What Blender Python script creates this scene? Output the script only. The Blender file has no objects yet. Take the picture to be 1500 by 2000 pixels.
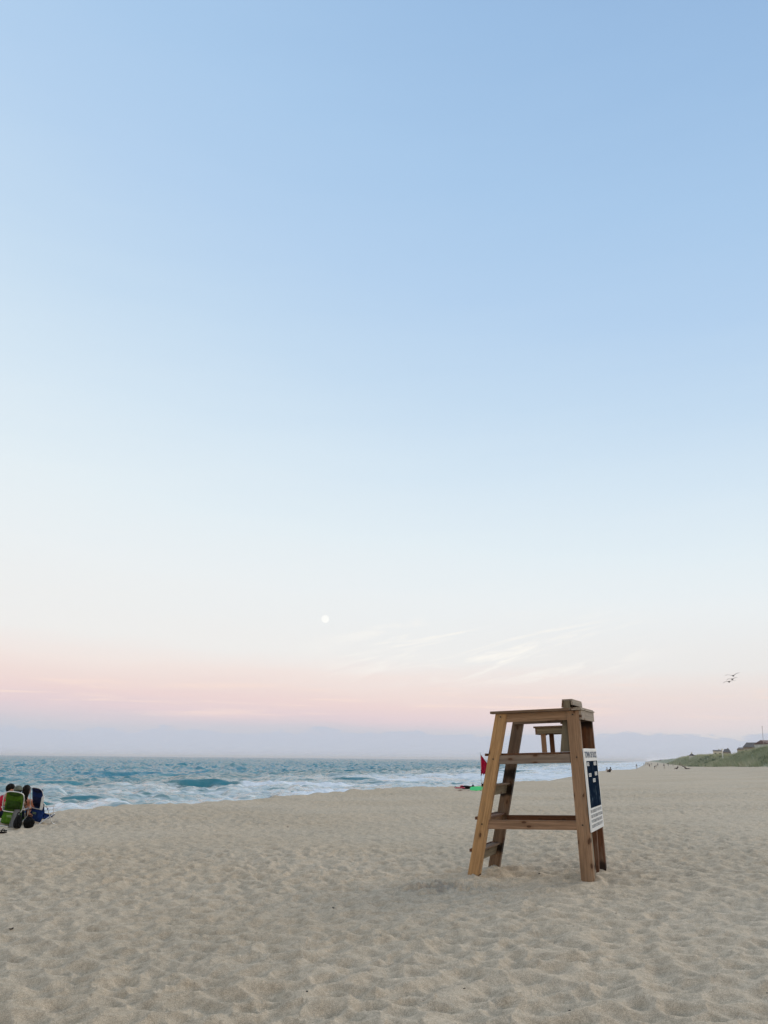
import bpy, bmesh, math, random
import numpy as np
from mathutils import Vector, Matrix
random.seed(7); np.random.seed(7)
C = bpy.context.scene.collection
SC = bpy.context.scene
rad = math.radians
# ------------------------------------------------------------------ camera
CAMH = 1.6
RV = Vector((0.99995768, -0.00280614, 0.00876119)); UV_ = Vector((-0.00919961, -0.30501571, 0.95230289)); FV = Vector((0.0, 0.95234319, 0.30502862))
cd = bpy.data.cameras.new('camera'); cam = bpy.data.objects.new('camera', cd); C.objects.link(cam)
cd.sensor_fit = 'VERTICAL'; cd.sensor_height = 24; cd.lens = 1503/2000*24; cd.clip_start = .05; cd.clip_end = 90000
m = Matrix.Identity(4)
for i in range(3):
    m[i][0] = RV[i]; m[i][1] = UV_[i]; m[i][2] = -FV[i]
m[2][3] = CAMH
cam.matrix_world = m; SC.camera = cam
# ------------------------------------------------------------------ node helpers
class NT:
    def __init__(s, tree):
        s.t = tree; s.n = tree.nodes; s.l = tree.links
    def new(s, typ, **kw):
        n = s.n.new(typ)
        for k, v in kw.items(): setattr(n, k, v)
        return n
    def put(s, sock, v):
        if hasattr(v, 'default_value') or isinstance(v, bpy.types.NodeSocket): s.l.new(v, sock)
        elif v is not None:
            if isinstance(v, (tuple, list)) and len(v) == 3 and sock.type == 'RGBA': v = (*v, 1)
            sock.default_value = v
    def math(s, op, a, b=None, c=None, clamp=False):
        n = s.new('ShaderNodeMath', operation=op, use_clamp=clamp)
        s.put(n.inputs[0], a)
        if b is not None: s.put(n.inputs[1], b)
        if c is not None: s.put(n.inputs[2], c)
        return n.outputs[0]
    def mix(s, f, a, b, blend='MIX'):
        n = s.new('ShaderNodeMix', data_type='RGBA', blend_type=blend)
        s.put(n.inputs[0], f); s.put(n.inputs[6], a); s.put(n.inputs[7], b)
        return n.outputs[2]
    def sstep(s, v, a, b, c=0., d=1.):
        n = s.new('ShaderNodeMapRange', interpolation_type='SMOOTHSTEP')
        s.put(n.inputs[0], v)
        for i, q in enumerate((a, b, c, d)): s.put(n.inputs[i+1], q)
        return n.outputs[0]
    def noise(s, vec, scale, detail=3, rough=.5, dist=0.):
        n = s.new('ShaderNodeTexNoise'); s.put(n.inputs['Vector'], vec)
        for k, q in (('Scale', scale), ('Detail', detail), ('Roughness', rough), ('Distortion', dist)): n.inputs[k].default_value = q
        return n.outputs[0]
    def mapping(s, vec, loc=(0,0,0), rot=(0,0,0), sc=(1,1,1)):
        n = s.new('ShaderNodeMapping'); s.put(n.inputs[0], vec)
        n.inputs[1].default_value = loc; n.inputs[2].default_value = rot; n.inputs[3].default_value = sc
        return n.outputs[0]
    def ramp(s, f, stops, interp='LINEAR'):
        n = s.new('ShaderNodeValToRGB'); s.put(n.inputs[0], f); cr = n.color_ramp; cr.interpolation = interp
        while len(cr.elements) < len(stops): cr.elements.new(.5)
        for e, (p, c) in zip(cr.elements, stops): e.position = p; e.color = (*c, 1)
        return n.outputs[0]
def srgb(r, g, b):
    return tuple(((c/255+.055)/1.055)**2.4 if c/255 > .04045 else c/255/12.92 for c in (r, g, b))
# ------------------------------------------------------------------ world
HAZE = .00014
SUN_EL = 7.; SUN_AZ = 158.        # behind the camera, low
W = bpy.data.worlds.new('World'); SC.world = W; W.use_nodes = True
w = NT(W.node_tree); w.n.clear()
tc = w.new('ShaderNodeTexCoord'); sx = w.new('ShaderNodeSeparateXYZ'); w.l.new(tc.outputs['Generated'], sx.inputs[0])
X, Y, Z = sx.outputs
az = w.math('ARCTAN2', X, Y)
el = w.math('ARCSINE', w.math('MINIMUM', Z, 1.))
cmb = w.new('ShaderNodeCombineXYZ'); w.l.new(az, cmb.inputs[0]); w.l.new(el, cmb.inputs[1]); AE = cmb.outputs[0]
u = w.math('MULTIPLY', Z, w.math('MULTIPLY_ADD', X, .42, 1.))
band = w.noise(w.mapping(AE, sc=(3., 22., 1)), 1., 4, .55)
u = w.math('ADD', u, w.math('MULTIPLY', w.math('SUBTRACT', band, .5), w.sstep(Z, .0, .07, .004, .035)))
SKY = [(0, (194,202,214)), (.020, (199,203,214)), (.033, (206,205,214)), (.046, (229,211,215)), (.062, (238,216,214)), (.078, (241,223,218)), (.097, (243,231,226)), (.122, (240,239,237)),
       (.20, (236,241,243)), (.27, (228,239,245)), (.36, (214,231,244)), (.46, (197,220,241)), (.57, (181,209,238)), (.68, (169,201,234)), (.80, (156,190,227)), (1, (136,170,212))]
base = w.ramp(u, [(p, srgb(*c)) for p, c in SKY])
# right-hand horizon is more neutral than the pink left
neu = w.math('MULTIPLY', w.sstep(az, -.05, .55), w.sstep(Z, .2, .04))
base = w.mix(w.math('MULTIPLY', neu, .6), base, srgb(228,223,221))
# low lavender cloud bank with a broken top edge
cb = w.noise(w.mapping(AE, loc=(3.1, 0, 0), sc=(11., 40., 1)), 1., 6, .65)
cbm = w.sstep(w.math('SUBTRACT', w.math('MULTIPLY_ADD', cb, .050, .006), el), -.0010, .0022)
base = w.mix(w.math('MULTIPLY', cbm, .8), base, srgb(194,201,216))
cb2 = w.noise(w.mapping(AE, loc=(8.3, 2, 0), sc=(5., 90., 1)), 1., 5, .62)
cbm2 = w.math('MULTIPLY', w.sstep(cb2, .5, .68), w.math('MULTIPLY', w.sstep(el, .042, .058), w.sstep(el, .11, .07)))
base = w.mix(w.math('MULTIPLY', cbm2, .8), base, srgb(248,226,216))
# thin bright wisps
wv = w.mapping(w.mapping(AE, rot=(0, 0, rad(-13))), loc=(.7, .2, 0), sc=(6., 52., 1))
ws = w.noise(wv, 1., 9, .68, .9)
wm = w.math('MULTIPLY', w.sstep(ws, .48, .62), w.math('MULTIPLY', w.sstep(w.math('ABSOLUTE', w.math('SUBTRACT', az, .13)), .27, .04), w.sstep(w.math('ABSOLUTE', w.math('SUBTRACT', el, .133)), .055, .01)))
base = w.mix(w.math('MULTIPLY', wm, .9), base, srgb(252,249,243))
# western half (behind the camera): Nishita dusk sky, bright and warm near the horizon
ns = w.new('ShaderNodeTexSky', sky_type='NISHITA'); ns.sun_disc = False; ns.sun_elevation = rad(SUN_EL); ns.sun_rotation = rad(SUN_AZ); ns.air_density = 1.; ns.dust_density = 1.6
nis = w.mix(1., ns.outputs[0], (.11, .10, .09), 'MULTIPLY')
west = w.sstep(w.math('MULTIPLY', Y, -1.), .0, .55)
col = w.mix(west, base, w.mix(1., w.mix(1., base, (.80, .74, .68), 'MULTIPLY'), nis, 'ADD'))
bg = w.new('ShaderNodeBackground'); w.put(bg.inputs[0], col); bg.inputs[1].default_value = 1.
wo = w.new('ShaderNodeOutputWorld'); w.l.new(bg.outputs[0], wo.inputs[0])
# ------------------------------------------------------------------ sun
ld = bpy.data.lights.new('sun', 'SUN'); ld.energy = 1.85; ld.angle = rad(34); ld.color = (1., .92, .80)
lo = bpy.data.objects.new('sun', ld); C.objects.link(lo)
SD_AZ, SD_EL = rad(46), rad(28)
sd = Vector((math.sin(SD_AZ)*math.cos(SD_EL), math.cos(SD_AZ)*math.cos(SD_EL), math.sin(SD_EL)))
lo.rotation_euler = sd.to_track_quat('Z', 'Y').to_euler()
SC.view_settings.view_transform = 'Standard'; SC.view_settings.look = 'None'; SC.view_settings.exposure = 0; SC.view_settings.gamma = 1; SC.view_settings.use_curve_mapping = False
# ------------------------------------------------------------------ materials
def new_mat(name):
    mt = bpy.data.materials.new(name); mt.use_nodes = True; q = NT(mt.node_tree); q.n.clear()
    b = q.new('ShaderNodeBsdfPrincipled'); o = q.new('ShaderNodeOutputMaterial'); q.l.new(b.outputs[0], o.inputs[0])
    return mt, q, b
def simple(name, col, rough=.7, var=.15, scale=8., metal=0., bump=.0, spec=.5):
    mt, q, b = new_mat(name)
    oc = q.new('ShaderNodeTexCoord').outputs['Object']
    n = q.noise(oc, scale, 4, .6)
    f = q.sstep(n, .3, .7, 1-var, 1+var)
    cc = q.new('ShaderNodeVectorMath', operation='SCALE'); cc.inputs[0].default_value = col; q.l.new(f, cc.inputs['Scale'])
    q.l.new(cc.outputs[0], b.inputs['Base Color']); b.inputs['Roughness'].default_value = rough; b.inputs['Metallic'].default_value = metal
    b.inputs['Specular IOR Level'].default_value = spec
    if bump:
        bp = q.new('ShaderNodeBump'); bp.inputs['Strength'].default_value = bump; bp.inputs['Distance'].default_value = .01
        q.l.new(q.noise(oc, scale*6, 4, .6), bp.inputs['Height']); q.l.new(bp.outputs[0], b.inputs['Normal'])
    return mt
def wood(name, c1, c2, dark_band=0., seed=0., speck=.5):
    """pine lumber: grain along the board (attribute 'grain': x along, y across, z through, metres)"""
    mt, q, b = new_mat(name)
    at_ = q.new('ShaderNodeAttribute', attribute_name='grain').outputs['Vector']
    off = (seed*3.1, seed*1.7, seed*.9)
    big = q.noise(q.mapping(at_, loc=off, sc=(.9, 5., 5.)), 1., 3, .5)
    ring = q.new('ShaderNodeTexWave', wave_type='BANDS', bands_direction='Y')
    q.put(ring.inputs['Vector'], q.mapping(at_, loc=off, sc=(.16, 9., 6.)))
    for k, v in (('Scale', 2.6), ('Distortion', 3.5), ('Detail', 3.), ('Detail Scale', .9), ('Detail Roughness', .6)): ring.inputs[k].default_value = v
    fine = q.noise(q.mapping(at_, loc=off, sc=(4., 160., 160.)), 1., 3, .6)
    f = q.math('ADD', q.math('MULTIPLY', ring.outputs[1], .45), q.math('MULTIPLY', big, .6))
    col = q.mix(q.sstep(f, .25, .85), c1, c2)
    col = q.mix(q.sstep(fine, .42, .7, 0., .55), col, tuple(x*.4 for x in c2))
    # weathering blotches
    bl = q.noise(q.mapping(at_, loc=off, sc=(2.2, 7., 7.)), 1., 5, .65)
    col = q.mix(q.sstep(bl, .5, .75, 0., .5), col, (.20, .165, .13))
    strk = q.noise(q.mapping(at_, loc=off, sc=(.7, 26., 26.)), 1., 4, .6)
    col = q.mix(q.sstep(strk, .4, .62, 0., .45), col, tuple(x*.5 for x in c2))
    # knots
    vo = q.new('ShaderNodeTexVoronoi', feature='F1', voronoi_dimensions='2D'); q.put(vo.inputs['Vector'], q.mapping(at_, loc=off, sc=(3.4, 7.5, 1.))); vo.inputs['Scale'].default_value = 1.
    rnd = q.new('ShaderNodeSeparateColor'); q.l.new(vo.outputs['Color'], rnd.inputs[0])
    kn = q.math('MULTIPLY', q.sstep(vo.outputs['Distance'], .15, .08), q.math('GREATER_THAN', rnd.outputs[0], .58))
    col = q.mix(q.math('MULTIPLY', kn, .9), col, (.035, .017, .009))
    halo = q.math('MULTIPLY', q.sstep(vo.outputs['Distance'], .34, .1), q.math('GREATER_THAN', rnd.outputs[0], .58))
    col = q.mix(q.math('MULTIPLY', halo, .35), col, (.13, .06, .03))
    if dark_band:
        st = q.new('ShaderNodeAttribute', attribute_name='dark_band').outputs['Fac']
        band_f = q.math('MULTIPLY', q.sstep(q.math('ADD', st, q.math('MULTIPLY', q.math('SUBTRACT', bl, .5), 1.0)), .3, .75), dark_band)  # bands darkened at set heights, broken up by the blotch noise
        col = q.mix(band_f, col, (.009, .006, .005))
    q.put(b.inputs['Base Color'], col); b.inputs['Roughness'].default_value = .82; b.inputs['Specular IOR Level'].default_value = .25
    bp = q.new('ShaderNodeBump'); bp.inputs['Strength'].default_value = .5; bp.inputs['Distance'].default_value = .004
    q.l.new(q.math('SUBTRACT', fine, kn), bp.inputs['Height']); q.l.new(bp.outputs[0], b.inputs['Normal'])
    return mt
W_GOLD = wood('golden_pine', (.51, .31, .15), (.34, .195, .09), 0, 1.3)
W_TAN = wood('tan_pine', (.365, .232, .145), (.23, .142, .088), 0, 4.2)
W_GREY = wood('weathered_pine', (.37, .315, .26), (.26, .21, .17), 0, 2.2)
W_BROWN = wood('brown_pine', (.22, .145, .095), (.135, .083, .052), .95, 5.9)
W_RED = wood('red_shaded_pine', (.17, .075, .036), (.10, .04, .02), .9, 7.4)  # reddish wood, darkened so the far rear leg's shade is in the colour
W_RAIL = wood('rail_pine', (.35, .218, .14), (.21, .125, .078), 0, 9.1)
W_STEP = wood('step_pine', (.25, .21, .15), (.17, .14, .095), 0, 3.7)
M_BOLT = simple('dark_steel', (.03, .028, .026), .5, .3, 30, .6)
M_WHITE = simple('white_board', (.70, .71, .72), .45, .05, 5)
M_CHALK = None
# ------------------------------------------------------------------ object helpers
def tag(o, label=None, cat=None, group=None, kind=None):
    if label: o['label'] = label
    if cat: o['category'] = cat
    if group: o['group'] = group
    if kind: o['kind'] = kind
    return o
def empty(name, loc=(0,0,0), rz=0):
    o = bpy.data.objects.new(name, None); C.objects.link(o); o.location = loc; o.rotation_euler = (0, 0, rz); o.empty_display_size = .1
    return o
def link(name, bm_or_me, mats, parent=None, smooth=False):
    if isinstance(bm_or_me, bmesh.types.BMesh):
        me = bpy.data.meshes.new(name); bm_or_me.normal_update(); bm_or_me.to_mesh(me); bm_or_me.free()
    else: me = bm_or_me
    for mm in (mats if isinstance(mats, (list, tuple)) else [mats]): me.materials.append(mm)
    if smooth: me.polygons.foreach_set('use_smooth', [True]*len(me.polygons))
    o = bpy.data.objects.new(name, me); C.objects.link(o)
    if parent: o.parent = parent
    return o
def copy_tree(o, parent=None):
    c = o.copy(); C.objects.link(c)
    if parent is not None: c.parent = parent
    for ch in list(o.children): copy_tree(ch, c)
    return c
def bm_box(bm, c, d, rot=None, mi=0):
    r = bmesh.ops.create_cube(bm, size=1.)
    for v in r['verts']:
        p = Vector((v.co.x*d[0], v.co.y*d[1], v.co.z*d[2]))
        if rot: p = rot @ p
        v.co = p + Vector(c)
    for f in {f for v in r['verts'] for f in v.link_faces}: f.material_index = mi
    return r['verts']
def bm_tube(bm, pts, r, seg=8, closed=False, mi=0):
    pts = [Vector(p) for p in pts]; n = len(pts); rings = []
    rr = r if isinstance(r, (list, tuple)) else [r]*n
    up = Vector((0, 0, 1)); prev = None
    for i, p in enumerate(pts):
        a_ = pts[(i-1) % n] if closed or i > 0 else p; b_ = pts[(i+1) % n] if closed or i < n-1 else p
        t = (b_-a_).normalized()
        if prev is None:
            s_ = t.cross(up if abs(t.z) < .9 else Vector((1, 0, 0))).normalized()
        else: s_ = (prev - t*prev.dot(t)).normalized()
        prev = s_; q_ = t.cross(s_)
        rings.append([bm.verts.new(p + (s_*math.cos(k*2*math.pi/seg) + q_*math.sin(k*2*math.pi/seg))*rr[i]) for k in range(seg)])
    for i in range(n if closed else n-1):
        A, B = rings[i], rings[(i+1) % n]
        for k in range(seg):
            f = bm.faces.new((A[k], A[(k+1) % seg], B[(k+1) % seg], B[k])); f.material_index = mi; f.smooth = True
    if not closed:
        for R_, fl in ((rings[0], True), (rings[-1], False)):
            f = bm.faces.new(R_[::-1] if fl else R_); f.material_index = mi
def bez(pts, n=8, closed=False):
    """Catmull-Rom through points"""
    P = [Vector(p) for p in pts]; out = []; N = len(P)
    for i in range(N if closed else N-1):
        g = lambda k: P[k % N] if closed else P[min(max(k, 0), N-1)]
        p0, p1, p2, p3 = g(i-1), g(i), g(i+1), g(i+2)
        for j in range(n):
            t = j/n
            out.append(.5*((2*p1)+(-p0+p2)*t+(2*p0-5*p1+4*p2-p3)*t*t+(-p0+3*p1-3*p2+p3)*t**3))
    if not closed: out.append(P[-1])
    return out
# numpy noise ------------------------------------------------------
def hsh(ix, iy, k=0):
    h = (ix.astype(np.int64)*374761393 + iy.astype(np.int64)*668265263 + k*1442695040888963) & 0x7fffffff
    h = (h ^ (h >> 13))*1274126177 & 0x7fffffff; h = (h ^ (h >> 16))*2246822519 & 0x7fffffff
    return (h & 0xffffff)/float(0xffffff)
def vnoise(x, y, k=0):
    ix = np.floor(x).astype(np.int64); iy = np.floor(y).astype(np.int64); fx = x-ix; fy = y-iy
    fx = fx*fx*(3-2*fx); fy = fy*fy*(3-2*fy)
    return (hsh(ix, iy, k)*(1-fx)+hsh(ix+1, iy, k)*fx)*(1-fy) + (hsh(ix, iy+1, k)*(1-fx)+hsh(ix+1, iy+1, k)*fx)*fy
def fbm(x, y, o=4, k=0, g=.5):
    s = 0; a_ = 1.; t = 0
    for i in range(o):
        s = s + a_*vnoise(x*2**i+i*17.3, y*2**i-i*9.1, k+i); t += a_; a_ *= g
    return s/t
def worley(x, y, k=0):
    ix = np.floor(x).astype(np.int64); iy = np.floor(y).astype(np.int64); best = np.full(x.shape, 9.)
    rn = np.zeros(x.shape)
    for dx in (-1, 0, 1):
        for dy in (-1, 0, 1):
            px = ix+dx+hsh(ix+dx, iy+dy, k); py = iy+dy+hsh(ix+dx, iy+dy, k+5)
            d = (px-x)**2+(py-y)**2; mk = d < best
            rn = np.where(mk, hsh(ix+dx, iy+dy, k+9), rn); best = np.minimum(best, d)
    return np.sqrt(best), rn
def sm(x, a_, b_):
    q = np.clip((x-a_)/(b_-a_), 0, 1); return q*q*(3-2*q)
# ------------------------------------------------------------------ terrain functions (s = metres inland from the beach axis, t = along it)
BA = rad(18.); cB, sB = math.cos(BA), math.sin(BA)
CT = np.array([-400, 20.5, 24.8, 26.2, 32.4, 39.4, 44.3, 49.4, 50.4, 62.9, 66, 68.5, 72.3, 110, 168, 241, 269, 386, 428, 591, 810, 1500, 4000.])
CS = np.array([-17, -17.3, -17.1, -15.9, -15.5, -14.9, -14.8, -13.1, -11., -9.7, -9., -7., -6.1, -7.6, -8.6, -8.3, -4.6, -2.1, -.4, 1., 3.3, 5., 9.])
SEA = -2.3
def st(x, y): return x*cB-y*sB, x*sB+y*cB
def crest(t): return np.interp(t, CT, CS) + (fbm(t*.35, t*0+3., 3, 40)-.5)*.5*sm(t, 10, 30) + (vnoise(t*1.9, t*0+1., 43)-.5)*.3*sm(t, 10, 30)
DT = np.array([0, 120, 165, 215, 286, 380, 485, 700, 1050, 3000.]); DZ = np.array([5.8, 5.6, 4.9, 3.8, 3.2, 3.6, 4.3, 3.6, 3.6, 3.])
def base_z(x, y):
    s, t = st(x, y)
    z = np.where(s > -4, .029*(s+2.4), -.0464+.006*(s+4))
    z = z + .55*sm(s, 8, 17) - 1.5*sm(t, 60, 380)
    return z, s, t
def foot(t): return 17.2 + (fbm(t*.05, t*0+9., 3, 77)-.5)*3.5
STAND_FIX = 0.
MOUNDS = []   # (x, y, r, h) heaps scooped up round the stand's feet
def ground(x, y, detail=True):
    x = np.asarray(x, float); y = np.asarray(y, float)
    z, s, t = base_z(x, y)
    # dune
    ds = s-foot(t); top = np.interp(t, DT, DZ)
    top = top + (fbm(x*.06, y*.06, 4, 21)-.5)*1.5*sm(t, 60, 140)
    zd = z + (top-z)*sm(ds, 0, 11.5) + (fbm(x*.35, y*.35, 3, 31)-.5)*.9*sm(ds, 0, 3)
    zd = zd - .04*np.maximum(ds-16, 0)*sm(ds, 14, 40)*.4
    z = np.where(ds > 0, np.maximum(zd, z-.3), z)
    # beach face below the berm crest
    D = crest(t)-s
    zb, _, _ = base_z(x, y)
    slope = .19
    drop = slope*np.maximum(D, 0) - .07*np.exp(-((D+.7)/1.1)**2)
    z = np.where(D > -4, z-drop*sm(D, -4, 0.2), z)
    z = np.maximum(z, SEA-1.2-.01*np.maximum(D, 0))
    z = z + (fbm(x*1.3, y*1.3, 3, 8)-.5)*.22*sm(D, -2.5, -.4)*sm(D, 2, 0)*sm(t, 160, 60) + (fbm(x*.12, y*.12, 3, 3)-.5)*.16*sm(np.hypot(x, y), 8, 30)*sm(s, 16, 10)
    if detail:
        d = np.hypot(x, y); dry = sm(D, .5, -2.5)
        near = dry*sm(d, 90, 35)
        wx = x + (vnoise(x*3.1, y*3.1, 51)-.5)*.15; wy = y + (vnoise(x*3.1, y*3.1, 52)-.5)*.15
        F1, r1 = worley(wx*3.8, wy*4.7, 61)
        F2, r2 = worley(wx*5.6+7, wy*6.6, 71)
        den = .7+.5*sm(vnoise(x*.22, y*.22, 81), .2, .8)
        dim = (np.tanh(F1/.62)**1.5-.42)*(.55+.45*r1)*.112 + (np.tanh(F2/.62)**1.5-.42)*(.2+.8*r2)*.036
        dim = dim*den + (fbm(x*7, y*7, 3, 91)-.5)*.008 + (fbm(x*1.1, y*1.1, 3, 95)-.5)*.05
        z = z + dim*near
        # churned patch by the front leg
        q = ((x-DUG[0])/.62)**2+((y-DUG[1])/.42)**2
        wq = np.exp(-q**2*.8)
        z = z*(1) + wq*((np.abs(fbm(x*4.5, y*4.5, 4, 33)-.5)*-.65)+.075 + (vnoise(x*19, y*19, 34)-.5)*.035)
    z = z + STAND_FIX*np.exp(-(((x-2.1)/2.6)**2+((y-12.3)/2.4)**2)**2)
    for mx, my, mr, mh in MOUNDS:
        z = z + mh*np.exp(-((x-mx)**2+(y-my)**2)/mr**2)
    return z
def gz(x, y): return float(ground(np.array([x]), np.array([y]))[0])
def pray(px, py):
    d = FV*1503. + RV*(px-750) - UV_*(py-1000); return d.normalized()
def on_ground(px, py):
    """where the sight line through a photo point meets the sand (world metres)"""
    d = pray(px, py); rr = np.geomspace(4, 2500, 12000); x = rr*d.x; y = rr*d.y; z = CAMH+rr*d.z
    g = ground(x, y, False); i = int(np.argmax(z < g)) or len(rr)-1
    return Vector((x[i], y[i], gz(x[i], y[i])))
def at_dist(px, py, dist):
    d = pray(px, py); k = dist/math.hypot(d.x, d.y); return Vector((d.x*k, d.y*k, CAMH+d.z*k))
# ------------------------------------------------------------------ lifeguard stand pose (before the sand, so that heaps sit at its feet)
yaw, tlt, tly = -.4245, .0291, .0109
X_ = Vector((math.cos(yaw), math.sin(yaw), 0)); Y_ = Vector((-math.sin(yaw), math.cos(yaw), 0)); Z_ = Vector((0, 0, 1))
X2 = X_*math.cos(tlt)+Z_*math.sin(tlt); Z2 = X2.cross(Y_); Y2 = Y_*math.cos(tly)+Z2*math.sin(tly); Z3 = X2.cross(Y2)
O_ = Vector((1.5458, 12.6446, 0))
def LS(x, y, z): return O_+X2*x+Y2*y+Z3*z
_f = on_ground if False else None
DUG = (0.92, 11.1)
for (lx, ly, h_, r_) in ((-.10, -.58, .015, .12), (0.1, -.40, .02, .10), (0, .50, .035, .2), (.25, .45, .03, .3), (1.60, -.60, .012, .13), (1.74, -.42, .025, .12), (1.63, .50, .02, .2), (.8, .0, -.02, .5)):
    p = LS(lx, ly, 0); MOUNDS.append((p.x, p.y, r_, h_))
_m = MOUNDS; MOUNDS = []
STAND_FIX = sum(LS(a_, b_, 0).z-float(ground(np.array([LS(a_, b_, 0).x]), np.array([LS(a_, b_, 0).y]), False)[0]) for a_, b_ in ((0, -.47), (1.63, -.47), (0, .56), (1.63, .56)))/4 - .018
MOUNDS = _m
# ------------------------------------------------------------------ sand and dune
def polar_grid(az, rr):
    A, R = np.meshgrid(az, rr); return R*np.sin(A), R*np.cos(A)
azs = np.radians(np.concatenate([np.arange(-180, -62, 2.5), np.arange(-62, -33, .35), np.arange(-33, 33, .075), np.arange(33, 62, .35), np.arange(62, 180.1, 2.5)]))
rrs = np.concatenate([np.geomspace(.25, 4.2, 60)[:-1], np.geomspace(4.2, 80, 560)[:-1], np.geomspace(80, 3500, 330)])
gx, gy = polar_grid(azs, rrs)
gzv = ground(gx.ravel(), gy.ravel()).reshape(gx.shape)
nr, na = gx.shape
def grid_mesh(name, x, y, z, keep=None, attrs=None):
    nr, na = x.shape
    co = np.stack([x.ravel(), y.ravel(), z.ravel()], 1).astype(np.float32)
    i = np.arange(nr-1)[:, None]*na+np.arange(na-1)[None, :]
    q = np.stack([i, i+na, i+na+1, i+1], -1).reshape(-1, 4)[:, ::-1]
    if keep is not None:
        kq = keep.ravel()[q].any(1) if keep.shape == x.shape else keep.ravel(); q = q[kq]
    used = np.unique(q); mp = np.full(len(co), -1, np.int64); mp[used] = np.arange(len(used)); co = co[used]; q = mp[q]
    me = bpy.data.meshes.new(name); me.vertices.add(len(co)); me.vertices.foreach_set('co', co.ravel())
    me.loops.add(q.size); me.loops.foreach_set('vertex_index', q.ravel().astype(np.int32))
    me.polygons.add(len(q)); me.polygons.foreach_set('loop_start', np.arange(len(q), dtype=np.int32)*4)
    me.polygons.foreach_set('use_smooth', np.ones(len(q), bool)); me.update(calc_edges=True)
    for nm, v in (attrs or {}).items():
        a_ = me.attributes.new(nm, 'FLOAT', 'POINT'); a_.data.foreach_set('value', v.ravel()[used].astype(np.float32))
    return me
gs, gt = st(gx, gy); dsf = gs-foot(gt.ravel()).reshape(gt.shape)
cell = dsf[:-1, :-1] > 0
wet = .6*sm(crest(gt.ravel()).reshape(gt.shape)-gs, 2., 7.)
wet = np.maximum(wet, .75*np.exp(-((((gx-DUG[0])/.58)**2+((gy-DUG[1])/.4)**2)**2)*.9)*sm(fbm(gx*4.5, gy*4.5, 4, 33), .42, .62))
me = grid_mesh('sand', gx, gy, gzv, ~cell, {'wet': wet})
M_SAND, q, b = new_mat('beach_sand')
geo = q.new('ShaderNodeNewGeometry').outputs['Position']
sp = q.new('ShaderNodeTexNoise'); grain = q.noise(geo, 160., 2, .8); grain2 = q.noise(geo, 11., 8, .92); bigc = q.noise(geo, .35, 3, .5); midc = q.noise(geo, 3.2, 4, .6)
q.n.remove(sp)
sc_ = q.mix(q.sstep(bigc, .3, .7), (.505, .405, .293), (.48, .397, .297))
sc_ = q.mix(q.sstep(midc, .3, .75, 0., .3), sc_, (.43, .355, .268))
sc_ = q.mix(q.sstep(grain, .3, .72), q.mix(1., sc_, (.66, .66, .66), 'MULTIPLY'), q.mix(1., sc_, (1.28, 1.28, 1.28), 'MULTIPLY'))
sc_ = q.mix(q.sstep(grain2, .36, .64, 0., 1.), q.mix(1., sc_, (.78, .78, .77), 'MULTIPLY'), q.mix(1., sc_, (1.2, 1.2, 1.2), 'MULTIPLY'))
huge = q.noise(geo, .13, 2, .5)
sc_ = q.mix(q.sstep(huge, .38, .62, .45, 0.), sc_, q.mix(1., sc_, (.86, .83, .78), 'MULTIPLY'))
wt = q.new('ShaderNodeAttribute', attribute_name='wet').outputs['Fac']
sc_ = q.mix(wt, sc_, q.mix(1., sc_, (.62, .6, .6), 'MULTIPLY'))
q.put(b.inputs['Base Color'], sc_); q.put(b.inputs['Roughness'], q.sstep(wt, 0., 1., .95, .45)); b.inputs['Specular IOR Level'].default_value = .2
bp = q.new('ShaderNodeBump'); bp.inputs['Strength'].default_value = .55; bp.inputs['Distance'].default_value = .02
hh = q.math('ADD', q.math('MULTIPLY', q.noise(geo, 14., 5, .65), .8), q.math('MULTIPLY', grain, .12))
q.l.new(hh, bp.inputs['Height']); q.l.new(bp.outputs[0], b.inputs['Normal'])
tag(link('sand', me, M_SAND), kind='structure')
cell2 = cell & (gy[:-1, :-1] > 20)
me = grid_mesh('dune', gx, gy, gzv, cell)
M_DUNE, q, b = new_mat('dune_soil')
geo = q.new('ShaderNodeNewGeometry').outputs['Position']
dn = q.noise(geo, .5, 5, .7)
q.put(b.inputs['Base Color'], q.mix(q.sstep(dn, .5, .66), (.16, .18, .10), (.42, .38, .29))); b.inputs['Roughness'].default_value = .95
tag(link('dune', me, M_DUNE), kind='structure')
# ------------------------------------------------------------------ sea
azw = np.radians(np.concatenate([np.arange(-150, -62, 1.5), np.arange(-62, -30, .3), np.arange(-30, 21.2, .07)]))
rw = np.concatenate([np.geomspace(12, 30, 60)[:-1], np.geomspace(30, 420, 560)[:-1], np.geomspace(420, 4500, 480)[:-1], np.geomspace(4500, 40000, 60)])
sx_, sy_ = polar_grid(azw, rw); x = sx_.ravel(); y = sy_.ravel(); d = np.hypot(x, y)
s, t = st(x, y); D = crest(t)-s
h = np.zeros_like(x); SW = rad(108.)     # direction the swell travels towards (onto the beach)
rg = np.random.RandomState(11)
wxx = x+(fbm(x*.05, y*.05, 2, 5)-.5)*9; wyy = y+(fbm(x*.05, y*.05, 2, 6)-.5)*9
for i in range(46):
    lam = .9*(26/.9)**(i/45.); th = SW+rg.normal()*(.75 if lam < 6 else .38)
    k = 2*math.pi/lam; ph = rg.rand()*6.283
    a_ = .0125*lam*(1. if lam < 4 else (4/lam)**.9)
    fade = sm(d, lam/.0055, lam/.018)
    c_ = np.sin(k*(wxx*math.sin(th)-wyy*math.cos(th))+ph)
    h += a_*fade*(c_+.35*(1-np.abs(c_))*2-.35)
calm = .62+.38*sm(D, 8, 70)
h *= (1+1.5*sm(d, 110, 480))*calm*(.55+.9*fbm(x*.03, y*.03, 3, 14))
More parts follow.
